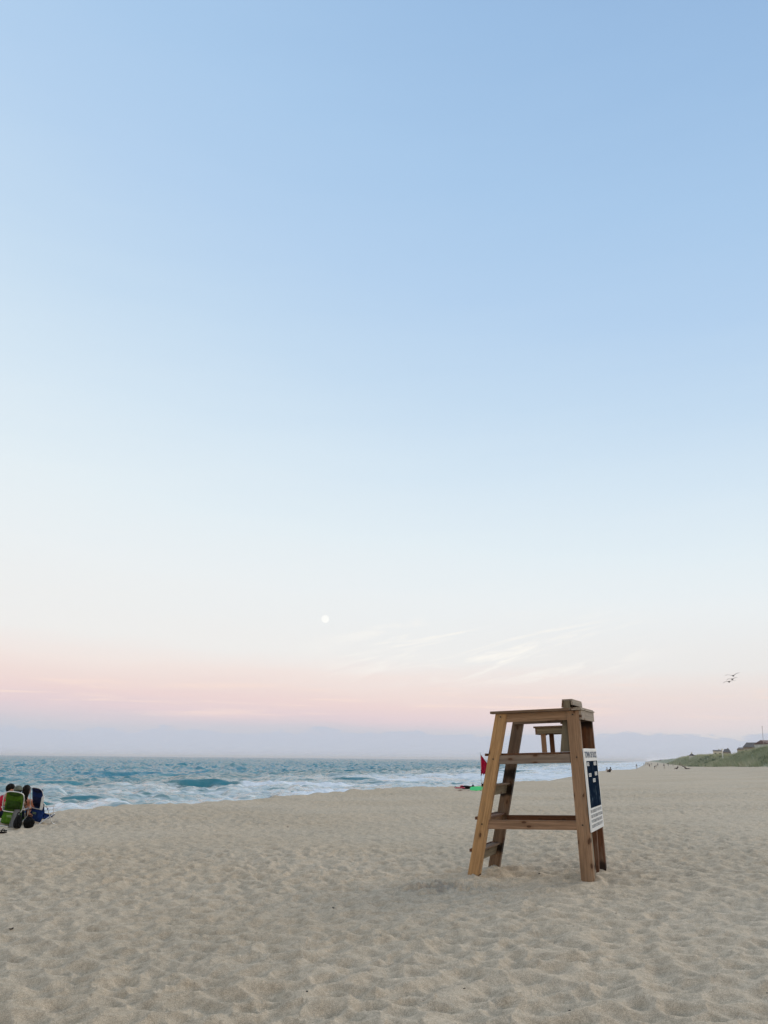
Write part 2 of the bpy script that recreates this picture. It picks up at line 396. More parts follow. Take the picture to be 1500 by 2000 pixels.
foam = .76*sm(D, 115, 25)*(.55+.9*fbm(x*.025+3, y*.06, 3, 15)) + .12*sm(D, 8, 0)
foam *= 1+.25*sm(np.arctan2(x, y), .05, .3)
def wave(px, py, length, thick, hgt, tail=0., fm=0., ang=0.):
    """a breaking swell: crest line of given length lying across the view"""
    global h, foam
    dd = pray(px, py); k = (SEA-CAMH)/dd.z; cx, cy = dd.x*k, dd.y*k
    a0 = math.atan2(cx, cy)+ang; ux, uy = math.cos(a0), -math.sin(a0); vx, vy = math.sin(a0), math.cos(a0)
    lx = (x-cx)*ux+(y-cy)*uy; ly = (x-cx)*vx+(y-cy)*vy
    ly = ly + (vnoise(lx*.12+9, lx*0, 55)-.5)*thick*.6
    along = sm(np.abs(lx+length*.08*np.sin(ly)), length*.62, length*.12)
    prof = np.where(ly < 0, np.exp(-(ly/(thick*.42))**2), np.exp(-(ly/(thick*1.9))**2))
    h = h + (hgt-h*.85)*along*prof*(.93+.14*vnoise(x*.5, y*.5, 56))
    foam = foam*(1-.85*along*np.exp(-((ly+thick*.35)/(thick*.8))**2))
    if tail:
        tx = sm(lx, length*.34, length*.5)*sm(lx, length*.5+tail, length*.5+tail*.45)
        pf = np.exp(-((ly)/(thick*1.5))**2)
        h = h + hgt*.55*tx*pf*(.5+1.0*fbm(x*1.2, y*1.2, 4, 57)); foam = foam + 1.3*tx*pf
    if fm: foam = foam + fm*along*np.exp(-((ly-thick*.2)/(thick*.35))**2)*(vnoise(x*.6, y*.6, 58))
wave(395, 1531, 15., 2.0, .75, 18., .0, .08)
wave(250, 1513, 26., 3.2, .75, 0, .1, .03)
wave(340, 1515, 18., 2.4, .4, 0, .1, -.1)
wave(120, 1529, 9., 1.8, .35, 0, .1, .05)
wave(200, 1533, 7., 1.4, .28, 0, 0, -.05)
wave(690, 1521, 12., 1.6, .35, 10, .35, .1)
wave(840, 1512, 18., 2., .35, 14, .3, .1)
wave(60, 1567, 5., .8, .12, 0, 0, .15)
wave(160, 1556, 5., .8, .14, 0, 0, .25)
wave(705, 1505, 30., 3., .4, 0, .5, 0)
wave(1000, 1506, 25., 3., .4, 15, .5, 0)
# splash on the beach face
dd = pray(632, 1549); k = (SEA-CAMH)/dd.z; q2 = ((x-dd.x*k)/2.6)**2+((y-dd.y*k)/3.5)**2
h += .55*np.exp(-q2)*(.4+fbm(x*2, y*2, 4, 60)); foam += 1.2*np.exp(-q2)
zw = SEA + h*sm(D, -1, 6)
zw = zw.reshape(sx_.shape)
keep = (D > -14).reshape(sx_.shape)
me = grid_mesh('sea', sx_, sy_, zw, keep, {'foam': foam.reshape(sx_.shape)})
M_SEA, q, b = new_mat('sea_water')
geo = q.new('ShaderNodeNewGeometry').outputs['Position']
fa = q.new('ShaderNodeAttribute', attribute_name='foam').outputs['Fac']
fl = q.mapping(geo, rot=(0, 0, rad(-25)), sc=(.35, 1., 1.))
n1 = q.noise(fl, .55, 5, .62, .6); n2 = q.noise(q.mapping(geo, rot=(0, 0, rad(-12)), sc=(.25, 1., 1.)), .55, 8, .68, .4); n3 = q.noise(geo, .12, 3, .5)
lac = q.new('ShaderNodeTexVoronoi', feature='DISTANCE_TO_EDGE'); q.put(lac.inputs['Vector'], q.mapping(fl, sc=(1.3, 1.3, 1.3)))
patt = q.math('ADD', q.math('MULTIPLY', n1, .45), q.math('MULTIPLY', n2, .55))
milk = q.sstep(q.math('ADD', q.math('MULTIPLY', fa, .85), q.math('MULTIPLY', q.math('SUBTRACT', q.math('MULTIPLY_ADD', n2, .6, q.math('MULTIPLY', n1, .4)), .5), 1.7)), .12, .75)
foamf = q.sstep(q.math('ADD', q.math('MULTIPLY', fa, .62), patt), .92, 1.08)
wc = q.mix(q.sstep(n3, .35, .65), (.026, .185, .265), (.05, .205, .245))
wc = q.mix(q.sstep(fa, .03, .3), wc, (.045, .155, .165))
n4 = q.noise(q.mapping(geo, rot=(0, 0, rad(-6)), sc=(.30, 1., 1.)), .36, 8, .66, .3)
milk = q.math('MULTIPLY', milk, q.sstep(n4, .35, .47, .08, 1.))
wc = q.mix(q.math('MULTIPLY', milk, .9), wc, (.64, .69, .72))
wc = q.mix(foamf, wc, (.66, .70, .74))
def slope(vec, scale, det, amt):
    n = q.new('ShaderNodeTexNoise'); q.put(n.inputs['Vector'], vec); n.inputs['Scale'].default_value = scale; n.inputs['Detail'].default_value = det; n.inputs['Roughness'].default_value = .65
    a1 = q.new('ShaderNodeVectorMath', operation='SUBTRACT'); q.l.new(n.outputs['Color'], a1.inputs[0]); a1.inputs[1].default_value = (.5, .5, .5)
    a2 = q.new('ShaderNodeVectorMath', operation='SCALE'); q.l.new(a1.outputs[0], a2.inputs[0]); q.put(a2.inputs['Scale'], amt)
    return a2.outputs[0]
def vadd(a, b_):
    n = q.new('ShaderNodeVectorMath', operation='ADD'); q.l.new(a, n.inputs[0]); q.l.new(b_, n.inputs[1]); return n.outputs[0]
gn = q.new('ShaderNodeNewGeometry').outputs['Normal']
fv = q.mapping(geo, rot=(0, 0, rad(-18)), sc=(.6, 1., .2))
amt = q.sstep(fa, .15, .8, 1.5, .6)
sl_ = vadd(slope(fv, .16, 3, amt), slope(fv, 1.1, 4, q.math('MULTIPLY', amt, .8)))
fl0 = q.new('ShaderNodeVectorMath', operation='MULTIPLY'); q.l.new(sl_, fl0.inputs[0]); fl0.inputs[1].default_value = (1, 1, 0)
nn = q.new('ShaderNodeVectorMath', operation='NORMALIZE'); q.l.new(vadd(gn, fl0.outputs[0]), nn.inputs[0]); NN = nn.outputs[0]
q.n.remove(b); dif = q.new('ShaderNodeBsdfDiffuse'); q.put(dif.inputs[0], wc); q.l.new(NN, dif.inputs['Normal'])
gl = q.new('ShaderNodeBsdfGlossy'); gl.inputs['Roughness'].default_value = .12; q.l.new(NN, gl.inputs['Normal'])
fr = q.new('ShaderNodeFresnel'); fr.inputs[0].default_value = 1.33; q.l.new(NN, fr.inputs['Normal'])
refl = q.math('MULTIPLY', q.math('MULTIPLY', fr.outputs[0], q.sstep(fa, .1, .8, .75, .95)), q.sstep(foamf, 0., 1., 1., .1))
mx = q.new('ShaderNodeMixShader'); q.l.new(refl, mx.inputs[0]); q.l.new(dif.outputs[0], mx.inputs[1]); q.l.new(gl.outputs[0], mx.inputs[2])
q.l.new(mx.outputs[0], [n for n in q.n if n.type == 'OUTPUT_MATERIAL'][0].inputs[0])
tag(link('sea', me, M_SEA), kind='structure')
# ------------------------------------------------------------------ lifeguard stand
stand = empty('lifeguard_stand'); tag(stand, 'tall open wooden lifeguard stand with seat on top and white notice sign on its back', 'lifeguard stand')
Ms = Matrix.Identity(4)
for i in range(3):
    Ms[i][0] = X2[i]; Ms[i][1] = Y2[i]; Ms[i][2] = Z3[i]; Ms[i][3] = O_[i]
stand.matrix_world = Ms
def hexa(bm, P, gdir, wdir, mi=0, off=0.):
    """prism from 8 corner points (bottom 4, top 4) with grain coordinates"""
    lay = bm.verts.layers.float_vector.get('grain') or bm.verts.layers.float_vector.new('grain')
    g = Vector(gdir).normalized(); w_ = Vector(wdir).normalized(); n_ = g.cross(w_)
    vs = [bm.verts.new(p) for p in P]
    for v in vs: v[lay] = Vector((v.co.dot(g)+off, v.co.dot(w_)+off*.37, v.co.dot(n_)))
    F_ = [bm.faces.new([vs[k] for k in f]) for f in ((3,2,1,0), (4,5,6,7), (0,1,5,4), (1,2,6,5), (2,3,7,6), (3,0,4,7))]
    for f in F_: f.material_index = mi
    return vs
def boxm(bm, lo_, hi_, axis='x', off=0., mi=0):
    x0, y0, z0 = lo_; x1, y1, z1 = hi_
    P = [Vector(p) for p in ((x0,y0,z0), (x1,y0,z0), (x1,y1,z0), (x0,y1,z0), (x0,y0,z1), (x1,y0,z1), (x1,y1,z1), (x0,y1,z1))]
    g, w_ = {'x': ((1,0,0), (0,0,1)), 'y': ((0,1,0), (0,0,1)), 'z': ((0,0,1), (1,0,0)), 'xf': ((1,0,0), (0,1,0)), 'yf': ((0,1,0), (1,0,0))}[axis]
    return hexa(bm, P, g, w_, mi, off)
def lumber(name, lo_=None, hi_=None, axis='x', mat=W_TAN, parent=stand, P=None, gdir=None, wdir=None, off=None, dark_bands=None, bev=.005):
    bm = bmesh.new(); off = random.uniform(0, 40) if off is None else off
    if P: hexa(bm, [Vector(p) for p in P], gdir, wdir, 0, off)
    else: boxm(bm, lo_, hi_, axis, off)
    if dark_bands:
        bmesh.ops.subdivide_edges(bm, edges=[e for e in bm.edges if e.calc_length() > .5], cuts=60, use_grid_fill=True)
    bmesh.ops.bevel(bm, geom=[e for e in bm.edges if len(e.link_faces) == 2 and e.calc_face_angle(0) > .5], offset=bev, segments=2, affect='EDGES')
    if dark_bands:
        ls = bm.verts.layers.float.new('dark_band')
        for v in bm.verts: v[ls] = sum(a_*math.exp(-((v.co.z-zc)/hw)**2) for zc, hw, a_ in dark_bands)
    for f in bm.faces: f.smooth = False
    return link(name, bm, mat, parent)
def leg(xb, xt, y0, y1, zt, mat, dark_bands=None, zb=-.45, off=None):
    W2 = .0877; sl = (xt-xb)/2.278; xa = xb+sl*zb; xc = xb+sl*zt
    P = [(xa-W2, y0, zb), (xa+W2, y0, zb), (xa+W2, y1, zb), (xa-W2, y1, zb), (xc-W2, y0, zt), (xc+W2, y0, zt), (xc+W2, y1, zt), (xc-W2, y1, zt)]
    return lumber('leg', mat=mat, P=P, gdir=(sl, 0, 1), wdir=(1, 0, -sl), dark_bands=dark_bands, off=off)
ZT = 2.246
l1 = leg(0, .583, -.51, -.42, ZT, W_GOLD, off=3.2); l1['label'] = 'golden front leg of fresher wood'
l2 = leg(0, .583, .52, .61, ZT, W_BROWN, [(1.36, .12, .8), (1.12, .1, 1.), (.28, .1, .95)], off=8.); l2['label'] = 'dark front leg with blackish bands'
leg(1.63, 1.64, -.51, -.42, ZT, W_TAN, off=13.)
l4 = leg(1.63, 1.64, .52, .61, ZT, W_RED, [(2.1, .1, .8), (.03, .1, .8)], off=21.); l4['label'] = 'reddish rear leg with shade in its dark colour'
# arm beams, arm boards, rear cross beam and cap
def fx(z): return .583*z/2.278
def bpoly(y0, y1, z0, z1, x1, axis_mat, name='beam', xo=.0877, off=None):
    P = [(fx(z0)+xo, y0, z0), (x1, y0, z0), (x1, y1, z0), (fx(z0)+xo, y1, z0), (fx(z1)+xo, y0, z1), (x1, y0, z1), (x1, y1, z1), (fx(z1)+xo, y1, z1)]
    return lumber(name, mat=axis_mat, P=P, gdir=(1,0,0), wdir=(0,0,1), off=off)
bpoly(-.495, -.455, 2.119, 2.246, 1.549, W_TAN, off=2.)
lumber('beam', (.49, .478, 2.122), (1.73, .518, 2.248), 'x', W_BROWN)
lumber('arm_board', (.413, -.545, 2.2485), (1.60, -.40, 2.284), 'xf', W_BROWN)
lumber('arm_board', (.50, .42, 2.2505), (1.60, .575, 2.285), 'xf', W_BROWN)
o = lumber('cross_beam', (1.7315, -.515, 2.118), (1.765, .54, 2.246), 'y', W_GREY); o['label'] = 'grey weathered rear cross beam'
lumber('rear_cap', (1.603, -.545, 2.2505), (1.775, .57, 2.272), 'yf', W_GREY)
lumber('rear_cap', (1.62, -.53, 2.2745), (1.76, .55, 2.289), 'yf', W_GREY)
# platform
o = empty('platform'); o.parent = stand
bpoly(-.50, -.46, 1.525, 1.652, 1.5415, wood('greyish_pine', (.27, .215, .18), (.19, .145, .115), 0, 6.3), 'side_beam').parent = o
lumber('side_beam', (.40, .485, 1.525), (1.54, .52, 1.652), 'x', W_BROWN, o)
bm = bmesh.new()
for i in range(9):
    x0 = .315+i*.137; boxm(bm, (x0, -.515 if x0 > .56 and x0 < 1.35 else -.415, 1.654), (min(x0+.131, 1.54), .515, 1.676), 'yf', i*1.3)
bmesh.ops.bevel(bm, geom=list(bm.edges), offset=.003, segments=1, affect='EDGES')
link('deck', bm, W_RED, o)
lumber('nosing', (.283, -.515, 1.645), (.318, .60, 1.682), 'y', W_RED, o)
# lower rails
bpoly(-.50, -.462, .633, .755, 1.547, W_RAIL, 'rail', off=17.)
lumber('rail', (.28, .475, .64), (1.545, .518, .757), 'x', W_RED)
# steps: tread + riser between the front legs (ladder)
def step(ztop, hgt, nos=True, mat=W_STEP):
    e = empty('step'); e.parent = stand; xc = fx(ztop-hgt/2)
    sl = .256
    P = []
    for zz in (ztop-hgt, ztop-.027):
        x0 = fx(zz)-.035; x1 = x0+.042; P += [(x0, -.42, zz), (x1, -.42, zz), (x1, .515, zz), (x0, .515, zz)]
    lumber('riser', mat=mat, P=P, gdir=(0,1,0), wdir=(0,0,1), parent=e)
    lumber('tread', (fx(ztop)-.085, -.418, ztop-.025), (fx(ztop)+.05, .517, ztop), 'yf', W_RED if ztop < 1 and ztop > .5 else W_BROWN, e)
    if nos: lumber('nosing', (fx(ztop)-.0877-.038, -.515, ztop-.032), (fx(ztop)-.0877-.002, .60, ztop+.008), 'y', W_RED, e)
step(1.236, .155, False); step(.792, .15, True, W_RAIL); step(.355, .165)
# upright braces at the back
P = [(1.60, .27, -.35), (1.64, .27, -.35), (1.64, .36, -.35), (1.60, .36, -.35), (1.685, .27, 1.62), (1.72, .27, 1.62), (1.72, .36, 1.62), (1.685, .36, 1.62)]
lumber('brace', mat=W_RED, P=P, gdir=(.04,0,1), wdir=(0,1,0))
lumber('brace', (1.675, -.40, -.3), (1.715, -.31, 1.5), 'z', W_STEP)
# bench seat
seat = empty('seat'); seat.parent = stand
lumber('fascia', (1.055, -.335, 1.942), (1.47, -.30, 2.022), 'x', W_STEP, seat)
lumber('fascia', (1.055, .30, 1.942), (1.47, .335, 2.022), 'x', W_BROWN, seat)
lumber('fascia', (1.03, -.335, 1.932), (1.053, .335, 2.022), 'y', W_BROWN, seat)
bm = bmesh.new()
for i, (a0, a1) in enumerate(((1.01, 1.145), (1.152, 1.29), (1.297, 1.44))): boxm(bm, (a0, -.36, 2.0245), (a1, .36, 2.05), 'yf', i*3.1)
bmesh.ops.bevel(bm, geom=list(bm.edges), offset=.003, segments=1, affect='EDGES'); link('seat_planks', bm, W_BROWN, seat)
lumber('seat_post', (1.10, -.299, 1.678), (1.168, -.262, 2.022), 'z', W_RAIL, seat)
lumber('seat_post', (1.10, .262, 1.678), (1.168, .299, 2.022), 'z', W_RED, seat)
back = empty('backrest'); back.parent = stand
def bpost(y0, y1, z0=1.678, z1=2.395, mat=W_STEP):
    f0 = lambda z: 1.383+(z-1.668)*.163
    P = []
    for zz, ww in ((z0, .16), (z1, .085)): P += [(f0(zz), y0, zz), (f0(zz)+ww, y0, zz), (f0(zz)+ww, y1, zz), (f0(zz), y1, zz)]
    lumber('back_post', mat=mat, P=P, gdir=(.15,0,1), wdir=(1,0,0), parent=back)
bpost(-.375, -.338); bpost(.338, .375, mat=W_RED)
lumber('back_post', (1.555, .02, 2.1), (1.60, .06, 2.375), 'z', W_RED, back)
for k in range(3):
    z0 = 2.07+k*.118; f0 = 1.383+(z0-1.668)*.163-.027; P = []
    for zz in (z0, z0+.11):
        xx = f0+(zz-z0)*.163; P += [(xx, -.38, zz), (xx+.022, -.38, zz), (xx+.022, .38, zz), (xx, .38, zz)]
    lumber('back_slat', mat=W_BROWN, P=P, gdir=(0,1,0), wdir=(0,0,1), parent=back)
lumber('top_rail', (1.478, -.38, 2.398), (1.625, .38, 2.42), 'yf', W_GREY, back)
lumber('back_rail', (1.604, -.38, 2.335), (1.63, .38, 2.396), 'y', W_GREY, back)
# bolts
for (bx_, bz_) in ((fx(2.2), 2.2), (fx(1.6), 1.6), (fx(.70), .70), (1.64, 2.19), (1.64, 1.6), (1.635, .70)):
    for yy in (-.516,):
        bm = bmesh.new(); r = bmesh.ops.create_cone(bm, cap_ends=True, segments=8, radius1=.012, radius2=.009, depth=.01)
        for v in r['verts']: v.co = Vector((v.co.x+bx_, yy+v.co.z, v.co.y+bz_))
        link('bolt', bm, M_BOLT, stand)

# notice sign on the back
sign = empty('notice_sign'); sign.parent = stand
bm = bmesh.new(); SX = 1.742
bm_box(bm, (SX, .005, 1.16), (.018, 1.05, 1.11)); bmesh.ops.bevel(bm, geom=list(bm.edges), offset=.003, segments=1, affect='EDGES')
link('sign_board', bm, M_WHITE, sign)
M_CHALK, q, b = new_mat('worn_chalkboard')
oc = q.new('ShaderNodeTexCoord').outputs['Object']
c1 = q.noise(q.mapping(oc, sc=(1, 7, 3.)), 2.2, 6, .7, .6); sz = q.new('ShaderNodeSeparateXYZ'); q.l.new(oc, sz.inputs[0])
low = q.sstep(sz.outputs[2], 1.3, .95, .22, .85)
q.put(b.inputs['Base Color'], q.mix(q.math('MULTIPLY', q.sstep(c1, .50, .74), low), (.006, .014, .032), (.16, .22, .28))); b.inputs['Roughness'].default_value = .8; b.inputs['Specular IOR Level'].default_value = 0.
bm = bmesh.new(); bm_box(bm, (SX+.011, .03, 1.2285), (.004, .88, .629)); link('chalkboard', bm, M_CHALK, sign)
M_INK = simple('navy_ink', (.03, .055, .11), .6, .1); M_GREYINK = simple('grey_ink', (.20, .215, .24), .6, .2, 20)
def text_obj(name, txt, y0, y1, z0, z1, x, mat, parent, bold=0.):
    cu = bpy.data.curves.new(name, 'FONT'); cu.body = txt; cu.extrude = .02; cu.offset = bold; cu.resolution_u = 3
    o = bpy.data.objects.new(name, cu); C.objects.link(o); bpy.context.view_layer.update()
    me = bpy.data.meshes.new_from_object(o.evaluated_get(bpy.context.evaluated_depsgraph_get())); bpy.data.objects.remove(o)
    a_ = np.array([v.co[:] for v in me.vertices]); mn, mx = a_.min(0), a_.max(0)
    for v in me.vertices:
        q0 = (v.co.x-mn[0])/(mx[0]-mn[0]); q1 = (v.co.y-mn[1])/(mx[1]-mn[1])
        v.co = (x + (.0015 if v.co.z > 0 else 0), y0+(y1-y0)*q0, z0+(z1-z0)*q1)
    me.materials.clear()
    return link(name, me, mat, parent)
text_obj('heading', 'TOWN OF DUCK', -.48, .50, 1.585, 1.675, SX+.0095, M_INK, sign, .035)
# small paper cards on the chalkboard
for (cy, cz, cw, ch) in ((-.32, 1.500, .16, .048), (.26, 1.505, .22, .050), (-.24, 1.352, .20, .046), (.27, 1.362, .20, .05), (.06, 1.272, .20, .05)):
    bm = bmesh.new(); bm_box(bm, (SX+.0145, cy, cz), (.002, cw, ch)); cdo = link('card', bm, M_WHITE, sign)
    bm = bmesh.new()
    for k in range(7):
        yy = cy-cw*.36+k*cw*.12
        for zz in (cz-.010, cz+.010):
            bm_box(bm, (SX+.0162, yy, zz), (.001, cw*random.uniform(.05, .1), .012))
    link('card_print', bm, M_GREYINK, cdo)
# four lines of faded print, too worn to read: strokes of letter-like marks
for k in range(4):
    bm = bmesh.new(); zc = .868-k*.064; yy = -.44
    while yy < .46:
        wch = random.uniform(.03, .05); kind = random.random()
        if True:
            bm_box(bm, (SX+.0100, yy, zc), (.0015, .012, .040))
            if kind < .75: bm_box(bm, (SX+.0102, yy+wch*.45, zc+.016), (.0015, wch*.8, .008))
            if kind > .3: bm_box(bm, (SX+.0102, yy+wch*.45, zc-.016), (.0015, wch*.8, .008))
            if kind > .5: bm_box(bm, (SX+.0101, yy+wch*.85, zc), (.0015, .010, .036))
            else: bm_box(bm, (SX+.0101, yy+wch*.4, zc), (.0015, wch*.6, .007))
        yy += wch+.013
    link('print_line', bm, M_GREYINK, sign)
# ------------------------------------------------------------------ people
def skin_mesh(name, V, edges, root=0, sub=2):
    """V: list of (pos, radius or (rx, ry)); returns a smooth continuous mesh"""
    me = bpy.data.meshes.new(name); me.from_pydata([v[0] for v in V], edges, [])
    o = bpy.data.objects.new(name, me); C.objects.link(o)
    md = o.modifiers.new('s', 'SKIN'); md.use_smooth_shade = True
    sv = me.skin_vertices[0].data
    for i, v in enumerate(V):
        r = v[1]; sv[i].radius = (r, r) if not isinstance(r, tuple) else r
        sv[i].use_root = (i == root)
    m2 = o.modifiers.new('u', 'SUBSURF'); m2.levels = sub; m2.render_levels = sub
    bpy.context.view_layer.update()
    out = bpy.data.meshes.new_from_object(o.evaluated_get(bpy.context.evaluated_depsgraph_get()))
    bpy.data.objects.remove(o); return out
M_SKIN = simple('skin', (.42, .21, .14), .55, .08, 12); M_SKIN3 = simple('far_skin', (.16, .09, .065), .6, .1); M_SKIN2 = simple('tanned_skin', (.48, .20, .12), .55, .08, 12)
def cloth(name, c): return simple(name, c, .9, .25, 14, bump=.3, spec=.12)
def blob(bm, c, r, sub=3, jit=.0, freq=5., seed=0, zmin=None):
    ret = bmesh.ops.create_icosphere(bm, subdivisions=sub, radius=1.)
    for v in ret['verts']:
        n = v.co.copy(); k = 1+jit*(math.sin(n.x*freq+seed)+math.sin(n.y*freq*1.3+seed*2)+math.sin(n.z*freq*.9+seed*3)+.6*math.sin((n.x+n.z)*freq*2.3+seed))*.5
        p = Vector((n.x*r[0]*k, n.y*r[1]*k, n.z*r[2]*k))
        if zmin is not None: p.z = max(p.z, zmin)
        v.co = p+Vector(c)
    for f in {f for v in ret['verts'] for f in v.link_faces}: f.smooth = True
SEATED = dict(pel=(0,0,.15), wai=(0,-.10,.27), che=(0,-.23,.41), nk=(0,-.30,.545), sh=(.18,-.29,.49), elb=(.26,-.06,.34), wri=(.24,.17,.37), hip=(.09,.02,.14), kne=(.13,.42,.34), ank=(.12,.72,.09), toe=(.13,.84,.05))
STAND = dict(pel=(0,0,.93), wai=(0,0,1.08), che=(0,-.01,1.28), nk=(0,0,1.47), sh=(.18,0,1.40), elb=(.24,-.02,1.12), wri=(.25,.08,.88), hip=(.10,0,.90), kne=(.11,.02,.49), ank=(.11,-.02,.08), toe=(.13,.13,.03))
WALK = dict(STAND, kneL=(-.10,.16,.50), ankL=(-.09,.26,.10), toeL=(-.10,.39,.07), ankR=(.09,-.30,.12), kneR=(.10,-.04,.50), toeR=(.10,-.18,.04), elbR=(.24,.08,1.13), wriR=(.22,.22,.95), elbL=(-.24,-.12,1.14), wriL=(-.23,-.14,.90))
BEND = dict(STAND, che=(0,.28,1.12), wai=(0,.10,1.03), nk=(0,.46,1.10), sh=(.17,.40,1.08), elb=(.2,.48,.82), wri=(.17,.52,.58))
LYING = dict(pel=(0,0,.12), wai=(0,-.14,.14), che=(0,-.34,.19), nk=(0,-.52,.27), sh=(.18,-.44,.22), elb=(.30,-.42,.05), wri=(.26,-.16,.05), hip=(.09,.03,.11), kne=(.12,.42,.22), ank=(.12,.82,.07), toe=(.14,.90,.12))
def make_person(pose, shirt, shorts, hair, hairlen=0., cap=None, skin=None, sleeve=True, slim=1., fine=True):
    skin = skin or M_SKIN; P = pose
    g = lambda k, s_: Vector(P.get(k+('R' if s_ > 0 else 'L'), None) or (P[k][0]*s_, P[k][1], P[k][2])) if k+('R' if s_ > 0 else 'L') not in P else Vector(P[k+('R' if s_ > 0 else 'L')])
    nk = Vector(P['nk']); up = (nk-Vector(P['che'])).normalized(); hup = (up*.4+Vector((0, 0, 1))*.6).normalized(); fw = Vector((0, 1, 0)); fw = (fw-hup*fw.dot(hup)).normalized()
    V = []; E_ = []
    def add(p, r, par=None):
        V.append((tuple(p), r)); 
        if par is not None: E_.append((par, len(V)-1))
        return len(V)-1
    p0 = add(P['pel'], (.135*slim, .10)); p1 = add(P['wai'], (.12*slim, .085), p0); p2 = add(P['che'], (.15*slim, .10), p1); p3 = add(nk-up*.05, .06, p2)
    h0 = add(nk+hup*.06, .052, p3); h1 = add(nk+hup*.12+fw*.015, (.072, .085), h0); h2 = add(nk+hup*.19+fw*.005, (.078, .092), h1); h3 = add(nk+hup*.25, (.05, .06), h2)
    n_ = add(nk+hup*.15+fw*.105, .011, h1)
    hd = nk+hup*.17
    for s_ in (-1, 1):
        a = add(g('sh', s_), .052, p2); b_ = add(g('elb', s_), .040, a); c_ = add(g('wri', s_), .026, b_)
        d_ = (g('wri', s_)-g('elb', s_)).normalized(); sd_ = d_.cross(Vector((0, 0, 1))).normalized() if abs(d_.z) < .9 else Vector((0, 1, 0))
        pm = add(g('wri', s_)+d_*.055, (.034, .016), c_)
        if fine:
            nd = sd_.cross(d_)
            for k, (off, ln) in enumerate(((-.030, .055), (-.010, .072), (.010, .078), (.029, .068))):
                f1 = add(g('wri', s_)+d_*.10+sd_*off, .0095, pm); f2 = add(g('wri', s_)+d_*(.10+ln*.5)+sd_*off*1.1-nd*.008, .0085, f1); add(g('wri', s_)+d_*(.10+ln*.9)+sd_*off*1.1-nd*.028, .007, f2)
            t1 = add(g('wri', s_)+d_*.05+sd_*s_*.045, .011, pm); add(g('wri', s_)+d_*.09+sd_*s_*.060, .009, t1)
        else: add(g('wri', s_)+d_*.13, .018, pm)
        a = add(g('hip', s_), .085*slim, p0); b_ = add(g('kne', s_), .056, a); m_ = add(g('kne', s_).lerp(g('ank', s_), .35)+Vector((0, -.015, 0)), .052, b_); c_ = add(g('ank', s_), .034, m_); add(g('toe', s_), (.036, .022), c_)
    root = empty('person')
    link('body', skin_mesh('body', V, E_), skin, root)
    # shirt
    V, E_ = [], []
    a0 = add(Vector(P['pel'])+(Vector(P['wai'])-Vector(P['pel']))*.1, (.155*slim, .12)); a1 = add(P['wai'], (.142*slim, .108), a0); a2 = add(P['che'], (.172*slim, .122), a1); add(nk-up*.07, .075, a2)
    for s_ in (-1, 1):
        b_ = add(g('sh', s_), .066, a2)
        if sleeve: add(g('sh', s_).lerp(g('elb', s_), .6), .058, b_)
    if shirt: link('shirt', skin_mesh('shirt', V, E_), shirt, root)
    V, E_ = [], []
    a0 = add(Vector(P['wai']).lerp(Vector(P['pel']), .7), (.15*slim, .115)); a1 = add(P['pel'], (.155*slim, .125), a0)
    for s_ in (-1, 1):
        b_ = add(g('hip', s_), .105*slim, a1); add(g('hip', s_).lerp(g('kne', s_), .7), .085, b_)
    link('shorts', skin_mesh('shorts', V, E_), shorts, root)
    # hair
    bm = bmesh.new(); bk = -fw
    ret = bmesh.ops.create_icosphere(bm, subdivisions=3, radius=1.)
    for v in ret['verts']:
        n = v.co.copy(); fy = n.y
        rr = 1.05 if (n.z > .15 or fy < .25) else .86
        if fy < -.1 and hairlen and n.z < 0: n.z *= 1+hairlen*9
        if n.z < 0 and fy > .1: n.z *= .2
        wob = 1+.04*math.sin(n.x*9+n.z*7)
        v.co = hd + Vector((1, 0, 0))*n.x*.092*rr*wob + fw*(n.y*.108*rr-.012) + hup*(n.z*.105*rr*wob+.035)
    for f in bm.faces: f.smooth = True
    link('hair', bm, hair, root)
    if cap:
        bm = bmesh.new(); ret = bmesh.ops.create_icosphere(bm, subdivisions=3, radius=1.)
        for v in ret['verts']:
            n = v.co; zz = max(n.z, -.12)
            v.co = hd+Vector((1, 0, 0))*n.x*.108+fw*(n.y*.122-.005)+hup*(zz*.10+.062)
        link('cap', bm, cap, root); bm = bmesh.new()
        blob(bm, hd+fw*.13+hup*.05, (.075, .075, .012)); link('cap_brim', bm, cap, root)
    return root
H_DARK = simple('dark_hair', (.008, .006, .005), .7, .3, 40, spec=.1); H_BROWN = simple('brown_hair', (.018, .011, .008), .7, .3, 40, spec=.1)
def place(o, p, az, sc=1.):
    o.location = p; o.rotation_euler = (0, 0, -rad(az)); o.scale = (sc, sc, sc)
C_NAVY = cloth('navy_cloth', (.008, .011, .028)); C_RED = cloth('red_cloth', (.42, .018, .045)); C_BLACK = cloth('black_cloth', (.005, .005, .006)); C_CAMO = cloth('grey_green_cloth', (.10, .11, .09))
C_RUST = cloth('rust_cloth', (.26, .06, .035)); C_WHITE = cloth('white_cloth', (.6, .6, .6)); C_GREY = cloth('grey_cloth', (.2, .21, .22)); C_BLUE = cloth('blue_cloth', (.03, .09, .28))
